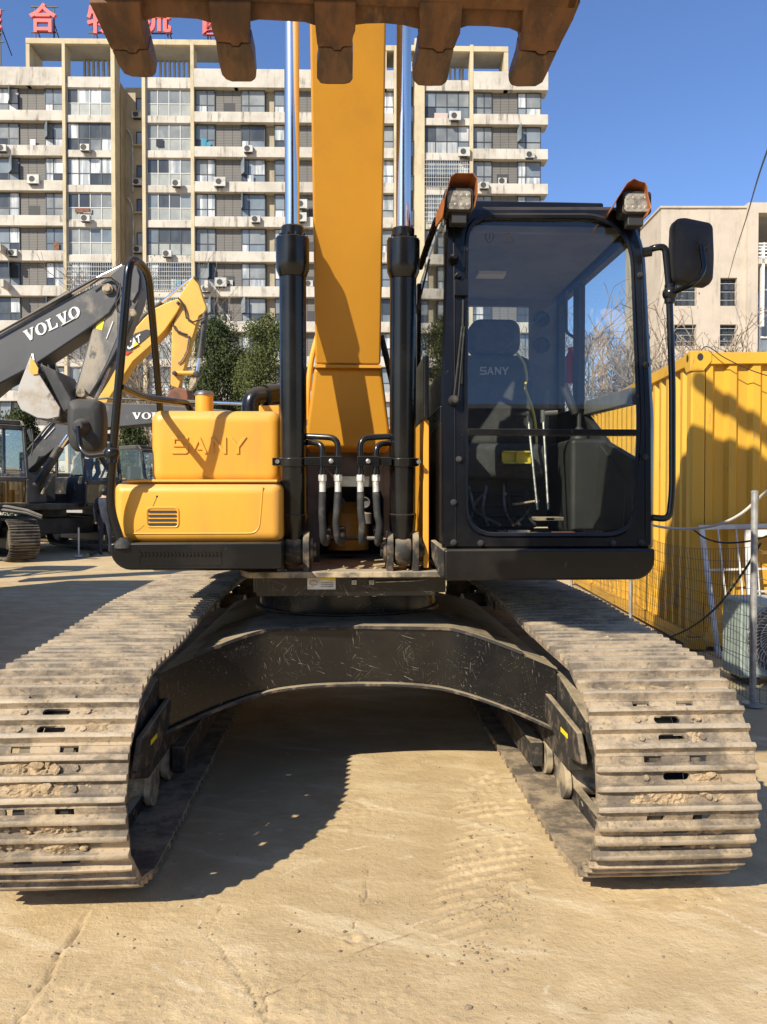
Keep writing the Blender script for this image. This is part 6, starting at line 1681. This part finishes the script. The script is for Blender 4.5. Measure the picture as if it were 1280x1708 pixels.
    # scuppers
for px, k in ((17, 4), (21, 5), (352, 5), (369, 6), (347, 8)):
    bbox('water_spout', 'band_concrete', bx(px - 2.5), bx(px + 3), -1.55, -.31, bz(192 + PIT * k + 3), bz(183 + PIT * k))
for k in range(0, NF):
    t = 145.3 if k == 0 else 203.3 + PIT * (k - 1); b = 185.3 + PIT * k
    z1, z0 = bz(t), bz(b)
    yw = .12
    lt = .36
    # left bay
    window(bx(-60), bx(36), z0, z1, yw, (.22, .42, .62, .82), (lt,), open_ix=4 if rb.random() < .5 else None)
    window(bx(79), bx(111), z0, z1, yw, (.42,), (lt,), open_ix=0 if rb.random() < .4 else None)
    def louvre_panel(a, c):
        n = 4
        lv = bbox('louvre_panel', 'louvre_grey', bx(a), bx(c), yw + .10, yw + .2, z0, z1)
        if rb.random() < .45:
            s_ = rb.uniform(.05, .45); x0 = lerp(bx(a), bx(c), s_); x1 = lerp(bx(a), bx(c), s_ + .45)
            unit_box('panel_opening', 'ac_dark', x0, x1, yw + .09, yw + .098, z0, lerp(z0, z1, .48), lv)
            xm = lerp(a, c, s_ + .22)
            if rb.random() < .6: ac_unit(xm, b - 7, yw + .26, w=.7, h=.5)
        for f in (.33, .66): unit_box('panel_joint', 'ac_dark', lerp(bx(a), bx(c), f) - .015, lerp(bx(a), bx(c), f) + .015, yw + .088, yw + .097, z0, z1, lv)
    louvre_panel(36, 79)
    # enclosed balconies
    for a, c in THIN:
        bt = 191.2 + PIT * k
        style = rb.random()
        if a > 700: style = 1.0
        if style < .75:
            window(bx(a), bx(c), bz(bt), z1, .05, (.25, .5, .75), (.46,), 'window_frame_light' if style < .6 else 'window_frame_dark', .07, lowname='balustrade_panel', lowmat='balustrade_glass')
        else:
            window(bx(a), bx(c), bz(bt), z1, .05, (.25, .5, .75), (.44,), 'window_frame_dark', .06)
        if (a > 700 and k in (2, 3, 5)) or (a < 300 and k in (5, 6)):
            mb = MB(); n = 20
            for i in range(n + 1): x = lerp(bx(a), bx(c), i / n); mb.box((x - .011, -.30, bz(bt)), (x + .014, -.27, z1 - .1))
            for i in range(7): z = lerp(bz(bt), z1 - .1, i / 6); mb.box((bx(a), -.305, z - .016), (bx(c), -.275, z + .016))
            g = mb.build('window_grille', 'window_frame_light', BR, local=True, smooth=0); g['kind'] = 'stuff'
    # stair recess
    zz1, zz0 = bz(137 + PIT * k), bz(161 + PIT * k)
    window(bx(217), bx(241), zz0, zz1, 2.30, (.5,), (), 'window_frame_dark', .07, pick=lambda i, j: rb.choice(['pane_dark', 'pane_grey', 'pane_blue']))
    bbox('sill', 'recess_tan', bx(212), bx(242), 2.0, 2.38, bz(163.5 + PIT * k), bz(161.2 + PIT * k))
    if k not in (1,):
        if rb.random() < .85: ac_unit(219.5, 167.5 + PIT * k, 2.36)
        if rb.random() < .85: ac_unit(236, 167.5 + PIT * k, 2.36)
    # long middle bay
    window(bx(328), bx(361), z0, z1, yw, (.6,), (lt,), open_ix=1 if rb.random() < .3 else None)
    louvre_panel(361, 404)
    window(bx(404), bx(444), z0, z1, yw, (.32,), (lt,), open_ix=0 if rb.random() < .5 else None)
    window(bx(459), bx(499), z0, z1, yw, (.42,), (lt,))
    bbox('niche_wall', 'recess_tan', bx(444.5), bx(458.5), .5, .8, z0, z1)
    louvre_panel(500, 540)
    window(bx(618), bx(657), z0, z1, yw, (.5,), (lt,))
    # right recess
    window(bx(682), bx(691), bz(139 + PIT * k), bz(113 + PIT * k) , -.1, (), (), 'window_frame_dark', .06, pick=lambda i, j: 'pane_dark')
    # right bay
    window(bx(788), bx(820), z0, z1, yw, (.58,), (lt,))
    louvre_panel(820, 862)
    window(bx(862), bx(901), z0, z1, yw, (.36,), (lt,), open_ix=0 if k in (1, 4) else None)
for px, py in ((65, 303), (371, 305), (505, 341), (504, 363), (757, 192), (772, 252), (372, 472)): ac_unit(px, py, -.30, w=.95, h=.72)
for px, py in ((30, 419), (92, 536), (150, 361), (284, 419), (300, 302), (430, 361), (348, 477), (418, 244), (470, 419), (740, 361), (805, 302), (880, 250), (150, 244), (14, 246)): ac_unit(px, py + 6, -.31, w=.74, h=.52)
for px, py, w, h, mt in ((142, 350, 26, 7, 'rust_red'), (150, 351, 14, 8, 'pane_curtain'), (735, 188, 22, 12, 'brick_pale'), (60, 238, 9, 12, 'pane_curtain'), (270, 236, 12, 13, 'cloth_navy'), (420, 296, 10, 14, 'pane_curtain'), (350, 240, 8, 12, 'pane_teal'), (343, 236, 9, 16, 'pane_teal'), (170, 470, 12, 14, 'brick_pale'), (300, 470, 8, 12, 'pane_teal'), (98, 410, 8, 13, 'rust_red')):
    bbox('laundry', mt, bx(px - w / 2), bx(px + w / 2), -.02, .0, bz(py + h / 2), bz(py - h / 2))
for x, y0, y1 in ((205, 190, 300), (206, 310, 420)):
    mb = MB(); mb.tube(round_path([(bx(202), 2.3, bz(y0)), (bx(209), 2.3, bz(y0 + 12)), (bx(211), 2.3, bz(y0 + 25)), (bx(211), 2.3, bz(y1))], .3), .08, 8); mb.build('drain_pipe', 'ac_white', BR, local=True)
# roof frames
def roof_frame(px0, px1, pyt, posts, bars, boxes, dep=2.3):
    bbox('roof_beam', 'column_tan', bx(px0), bx(px1), -.30, 0, bz(pyt + 9), bz(pyt), bevel=.02)
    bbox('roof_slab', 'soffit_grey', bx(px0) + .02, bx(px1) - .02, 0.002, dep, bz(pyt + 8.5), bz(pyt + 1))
    for a, b in posts: bbox('roof_post', 'column_tan', bx(a), bx(b), -.26, dep - .02, bz(145), bz(pyt + 9.05))
    for a in bars: bbox('roof_bar', 'soffit_grey', bx(a - 1.6), bx(a + 1.6), dep - .3, dep - .01, bz(128), bz(pyt + 9.05))
    for a, b, t in boxes: bbox('roof_upstand', 'band_concrete', bx(a), bx(b), dep + .3, dep + .9, bz(145), bz(t))
roof_frame(52, 400, 66, ((52, 58), (394, 400)), (131, 138, 146, 154, 163, 172, 181, 188, 260, 268, 276, 284, 292, 300, 309, 318), ((79, 110, 115), (58, 80, 113), (330, 345, 116)))
roof_frame(640, 845, 72, ((640, 645), (838, 845)), (720, 728, 737, 746, 755, 763, 771, 776), ((800, 836, 122), (788, 800, 121)))
bbox('roof_tower', 'column_tan', bx(683), bx(708), .3, 6, bz(120), bz(64))
bbox('lower_wall', 'band_concrete', bx(-80), bx(906), -.2, .9, 0, bz(203 + PIT * (NF - 1) + 1))
mb = MB(); mb.lathe((bx(270), 1.5, bz(128)), (0, -.5, 1), [(0, .08), (.3, .9), (.28, .8)], 16); mb.build('roof_dish', 'ac_white', BR, local=True)

# rooftop sign
sg = empty('rooftop_sign', (BR.location.x, BR.location.y, 0), BR.rotation_euler.z); tag(sg, 'big red characters on iron frames along the apartment roof', 'sign')
for ch, x0, x1, yt, yb in (('综', -38, 7, 12, 52), ('合', 52, 97, 6, 55), ('物', 148, 200, 6, 56), ('流', 236, 288, 6, 54), ('园', 340, 388, 8, 56)):
    mb = MB(); letters(mb, ch, (bx(x0), .5, bz(yb - 7)), (bx(x1), .5, bz(yb - 7)), (0, 0, bz(yt) - bz(yb)), (0, -.28, 0), bold=.022); mb.build('character', 'sign_red', sg, local=True, smooth=0)
    mb = MB(); zt_, zb_ = bz(yt - 5), bz(67)
    for q in (.15, .85):
        x = lerp(bx(x0), bx(x1), q); mb.box((x - .05, .75, zb_ - (0 if x0 > 20 else 2.3)), (x + .05, .85, zt_)); mb.tube([(x, .8, lerp(zb_, zt_, .6)), (x + .3, 2.2, zb_)], .05, 6)
    for z in (zb_ + .3, lerp(zb_, zt_, .35), zt_): mb.box((bx(x0), .70, z - .05), (bx(x1), .78, z + .05))
    mb.build('sign_frame', 'iron_dark', sg, local=True, smooth=0)

# ------------------------------------------------------------------ pale office building on the right
D1 = 55.0
OB = empty('office_building', (D1 * math.sin(YAW), D1 * math.cos(YAW), 0), -YAW); tag(OB, 'pale beige flat roofed building with dark windows to the right, behind bare trees', 'building')
ox = lambda px: (px - 640) / F * D1
oz = lambda py: CAM_H + D1 * math.tan(math.atan((854 - py) / F) - PITCH)
def ob(nm, mat, x0, x1, y0, y1, py0, py1, bevel=.0):
    mb = MB(); mb.box((ox(x0), y0, max(0, oz(py1))), (ox(x1), y1, oz(py0))); return mb.build(nm, mat, OB, local=True, smooth=0, bevel=bevel)
# front wall as pieces round its window openings
wins = [(1123, 1160, 463, 510), (1199, 1227, 464, 510), (1127, 1158, 541, 577), (1199, 1227, 541, 576)]
cols_ = [1100, 1123, 1160, 1199, 1227, 1257]
ob('wall', 'office_wall', 1100, 1123, 0, 8, 347, 870); ob('wall', 'office_wall', 1160, 1199, 0, 8, 347, 870); ob('wall', 'office_wall', 1227, 1241, 0, 8, 347, 870); ob('wall', 'office_wall', 1241, 1258, -.3, 8, 340, 870)
for x0, x1 in ((1123, 1160), (1199, 1227)):
    for a, b in ((347, 463), (510, 541), (577, 870)): ob('wall', 'office_wall', x0, x1, .01, 7.9, a, b)
for x0, x1, y0, y1 in wins:
    w = ob('window', 'pane_dark', x0, x1, .45, .5, y0, y1)
    mb = MB(); 
    for f in (0, .33, .66, 1): x = lerp(ox(x0), ox(x1), f); mb.box((x - .05, .38, oz(y1)), (x + .05, .44, oz(y0)))
    for f in (0, .62, 1): z = lerp(oz(y1), oz(y0), f); mb.box((ox(x0), .37, z - .05), (ox(x1), .43, z + .05))
    mb.build('frame', 'window_frame_dark', w, local=True, smooth=0)
    bars = MB()
    for f in (.2, .5, .8): z = lerp(oz(y1), oz(y0), f); bars.box((ox(x0), -.04, z - .015), (ox(x1), -.01, z + .015))
    bars.build('window_guard', 'window_frame_light', w, local=True, smooth=0)
mb = MB(); mb.box((ox(1100) - .1, -.1, oz(347)), (ox(1241), 8.1, oz(344))); mb.build('coping', 'office_wall', OB, local=True, smooth=0)
# open frame, railing and glazed bay
ob('beam', 'office_wall', 1258, 1420, -.3, .5, 340, 357); ob('soffit', 'soffit_grey', 1258, 1420, .5, 9, 350, 357)
ob('ceiling_edge', 'soffit_grey', 1258, 1420, 8.7, 9, 357, 396)
for px in (1268, 1330, 1390): ob('white_column', 'white_letter', px - 2, px + 2, -.2, .1, 412, 545)
ob('balcony_slab', 'band_concrete', 1258, 1420, -.2, 8, 432, 441)
mb = MB()
for py in (407, 412, 417, 423, 429): mb.box((ox(1258), -.15, oz(py) - .05), (ox(1420), -.08, oz(py) + .05))
for px in range(1258, 1420, 12): mb.box((ox(px) - .04, -.14, oz(432)), (ox(px) + .04, -.06, oz(405)))
mb.build('railing', 'white_letter', OB, local=True, smooth=0)
g = ob('glazed_bay', 'pane_blue', 1271, 1420, .6, .8, 442, 870)
mb = MB()
for px in range(1271, 1420, 16): mb.box((ox(px) - .06, .5, oz(870)), (ox(px) + .06, .58, oz(442)))
for py in (480, 515, 560, 600): mb.box((ox(1271), .48, oz(py) - .06), (ox(1420), .56, oz(py) + .06))
mb.build('bay_frame', 'white_letter', g, local=True, smooth=0)

# ------------------------------------------------------------------ low wall and hedge behind the machines
m = MB(); m.box((-34, 44, 0), (-5, 44.4, 2.5)); m.box((-34.05, 43.95, 2.5), (-4.95, 44.45, 2.62)); tag(m.build('yard_wall', 'soffit_grey', smooth=0), 'low grey yard wall behind the parked machines', 'wall')

# ------------------------------------------------------------------ trees
def leaf_cloud(mb, c, rx, ry, rz, n, size, rnd, lobes=9):
    c = Vector(c)
    L = []
    for k in range(lobes):
        a = rnd.uniform(0, 2 * math.pi); h = rnd.uniform(-.75, .9); q = math.sqrt(max(.05, 1 - h * h * .8)) * rnd.uniform(.25, .8)
        L.append((Vector((rx * q * math.cos(a), ry * q * math.sin(a), rz * h)), rnd.uniform(.30, .52)))
    L.append((Vector((0, 0, 0)), .55)); L.append((Vector((0, 0, rz * .7)), .3))
    for _ in range(n):
        o, s = rnd.choice(L)
        d = Vector((rnd.gauss(0, 1), rnd.gauss(0, 1), rnd.gauss(0, 1))).normalized() * (rnd.random() ** .45)
        p = c + o + Vector((d.x * rx * s, d.y * ry * s, d.z * rz * s))
        u = Vector((rnd.gauss(0, 1), rnd.gauss(0, 1), rnd.gauss(0, .6))).normalized(); v = u.orthogonal().normalized(); w = u.cross(v)
        a = rnd.uniform(0, 6.3); e = v * math.cos(a) + w * math.sin(a); f = u.cross(e); s_ = size * rnd.uniform(.5, 1.3)
        mb.add([p - e * s_ * .5 , p + f * s_ * .28, p + e * s_ * .6, p - f * s_ * .28], [(0, 1, 2, 3)])
def branch(mb, p, d, L, r, depth, rnd, tips, kids=(2, 4), spread=.55, up=.12):
    n = 4; pts = [p]; rs = [r]
    for i in range(n):
        d = (d + Vector((rnd.gauss(0, .12), rnd.gauss(0, .12), rnd.gauss(0, .08) + up * .4))).normalized(); pts.append(pts[-1] + d * L / n); rs.append(max(.011, r * (1 - .42 * (i + 1) / n)))
    mb.tube(pts, rs, 5 if depth > 1 else 3, cap=False)
    if depth == 0: tips.append(pts[-1]); return
    for _ in range(rnd.randint(*kids)):
        f = rnd.uniform(.35, 1.0); q = pts[min(n, int(f * n + .5))]
        nd = (d + Vector((rnd.gauss(0, spread), rnd.gauss(0, spread), rnd.gauss(0, spread * .7) + up))).normalized()
        branch(mb, q, nd, L * rnd.uniform(.55, .8), max(.011, rs[min(n, int(f * n + .5))] * .68), depth - 1, rnd, tips, kids, spread, up)
def bare_tree(label, x, y, h, seed, dry=0, mat='twig', group=None, kids=(3, 4), depth=4, multi=1, rad=.11):
    rnd = random.Random(seed); root = empty('bare_tree', (x, y, 0)); tag(root, label, 'tree', group)
    tr = MB(); br = MB(); tips = []
    for k in range(multi):
        lean = Vector((rnd.gauss(0, .12 if multi == 1 else .28), rnd.gauss(0, .12), 1)).normalized()
        p0 = Vector((x + rnd.uniform(-.2, .2) * (multi > 1), y, -.05)); th = h * rnd.uniform(.26, .36)
        pts = [p0 + lean * th * i / 4 + Vector((rnd.gauss(0, .03), rnd.gauss(0, .03), 0)) for i in range(5)]
        tr.tube(pts, [rad * (1 - .09 * i) for i in range(5)], 8)
        for j in range(rnd.randint(3, 5)):
            a = rnd.uniform(0, 6.28); d = (lean + Vector((math.cos(a), math.sin(a), 0)) * rnd.uniform(.2, .65)).normalized()
            branch(br, pts[-1] - lean * rnd.uniform(0, .3) * th * .5, d, h * rnd.uniform(.24, .34), rad * .62, depth - 1, rnd, tips, kids)
    tr.build('trunk', 'bark', root, flip=False); br.build('crown', mat, root, smooth=0, flip=False)
    if dry:
        lf = MB()
        for t in tips:
            for _ in range(dry):
                p = t + Vector((rnd.gauss(0, .12), rnd.gauss(0, .12), rnd.gauss(0, .12))); e = Vector((rnd.gauss(0, 1), rnd.gauss(0, 1), rnd.gauss(0, 1))).normalized() * .05; f = e.orthogonal().normalized() * .03
                lf.add([p - e, p + f, p + e, p - f], [(0, 1, 2, 3)])
        o = lf.build('dry_leaves', 'leaf_dry', root, smooth=0, flip=False); o['kind'] = 'stuff'
def evergreen(label, px, py_top, wpx, Y, seed, mat, n=5500, zb=.8, group=None):
    rnd = random.Random(seed); c = at(px, py_top, Y); H = c.z; w = wpx * Y / F / 2
    root = empty('evergreen_tree', (c.x, Y, 0)); tag(root, label, 'tree', group)
    mb = MB(); mb.tube([(c.x, Y, -.05), (c.x + .05, Y, H * .3), (c.x, Y, H * .7)], [.16, .12, .05], 8)
    for k in range(8):
        a = rnd.uniform(0, 6.28); z = rnd.uniform(.2, .7) * H; mb.tube([(c.x, Y, z), (c.x + math.cos(a) * w * .6, Y + math.sin(a) * w * .6, z + .5)], [.05, .015], 5)
    mb.build('trunk', 'bark', root, flip=False)
    cr = MB(); hh = H - zb
    for (fz, fw, fh, fn) in ((.30, 1.0, .30, 1.5), (.55, 1.0, .27, 1.5), (.76, .82, .20, 1.0), (.89, .5, .11, .4)):
        ox_, oy_ = rnd.uniform(-.18, .18) * w, rnd.uniform(-.18, .18) * w
        leaf_cloud(cr, (c.x + ox_, Y + oy_, zb + hh * fz), w * fw, w * fw, hh * fh, int(n * fn), .11, rnd, 16)
    cr.build('crown', mat, root, smooth=0, flip=False)
evergreen('dark evergreen tree just right of the yellow folded stick', 362, 528, 116, 38, 1, 'leaf_dark', 9000)
evergreen('mid green bushy tree between the filler neck and the near cylinder', 448, 528, 132, 36, 2, 'leaf_mid', 9000)
evergreen('green tree seen between the cylinder and the cab side window', 722, 528, 116, 40, 3, 'leaf_mid', 8000)
evergreen('low dark evergreen between the taller two left of the near cylinder', 404, 585, 110, 40, 9, 'leaf_dark', 7000)
evergreen('dark round bush tree above the far left cab', 36, 668, 90, 34, 4, 'leaf_dark', 5000, .3)
evergreen('dark tree behind the half hidden letters, above the standing man', 222, 690, 72, 33, 5, 'leaf_dark', 4500, .2)
evergreen('green tree hidden partly by the raised boom', 560, 545, 90, 42, 6, 'leaf_dark', 4500)
for i, (px, Y, pyt, dry, lb) in enumerate(((300, 40, 425, 1, 'tall bare tree with dry leaves behind the yellow stick'), (255, 36, 470, 1, 'bare tree showing between the hand rail bars'), (205, 38, 560, 0, 'small bare tree below the grey stick'), (345, 44, 470, 0, 'thin bare tree between the yellow stick and the evergreen'))):
    p = at(px, 800, Y); bare_tree(lb, p.x, Y, CAM_H + (829 - pyt) * Y / F, 40 + i, dry, 'twig', depth=5, kids=(2, 4), rad=.13)
for i, (px, Y, pyt, dry, lb) in enumerate(((1105, 20, 530, 0, 'bare grey shrub just right of the cab, nearest its frame'), (1150, 22, 498, 0, 'bare many stemmed tree above the container corner'), (1195, 24, 505, 1, 'bare tree with brown seed heads right of the container corner'), (1250, 22, 530, 2, 'bare tree with clustered dry leaves at the right edge'), (1030, 21, 470, 0, 'bare tree seen through the cab glass, nearer the door frame'), (985, 24, 450, 0, 'bare tree seen through the cab glass behind the extinguisher'), (1290, 25, 550, 2, 'low bare tree at the far right above the container'))):
    p = at(px, 700, Y); bare_tree(lb, p.x, Y, CAM_H + (829 - pyt) * Y / F, 60 + i, dry, 'twig', depth=5, kids=(2, 3), multi=3, rad=.055)

# long workshop behind the photographer (mirrored in the cab glass)
wk = empty('workshop', (0, -38, 0)); tag(wk, 'long grey workshop building standing behind the photographer', 'building')
m = MB(); m.box((-24, -50, 0), (24, -38, 12.4)); m.build('wall', 'louvre_grey', wk, smooth=0)
m = MB(); m.prism([(-25, -37.3, 12.4), (-25, -44, 14.4), (-25, -51, 12.4)], (50, 0, 0)); m.build('roof', 'plate_grey', wk, smooth=0)
for i in range(9):
    m = MB(); x = -20 + i * 5; m.box((x - 1.8, -37.98, 0), (x + 1.8, -37.9, 4.5)); m.build('door', 'window_frame_dark', wk, smooth=0)
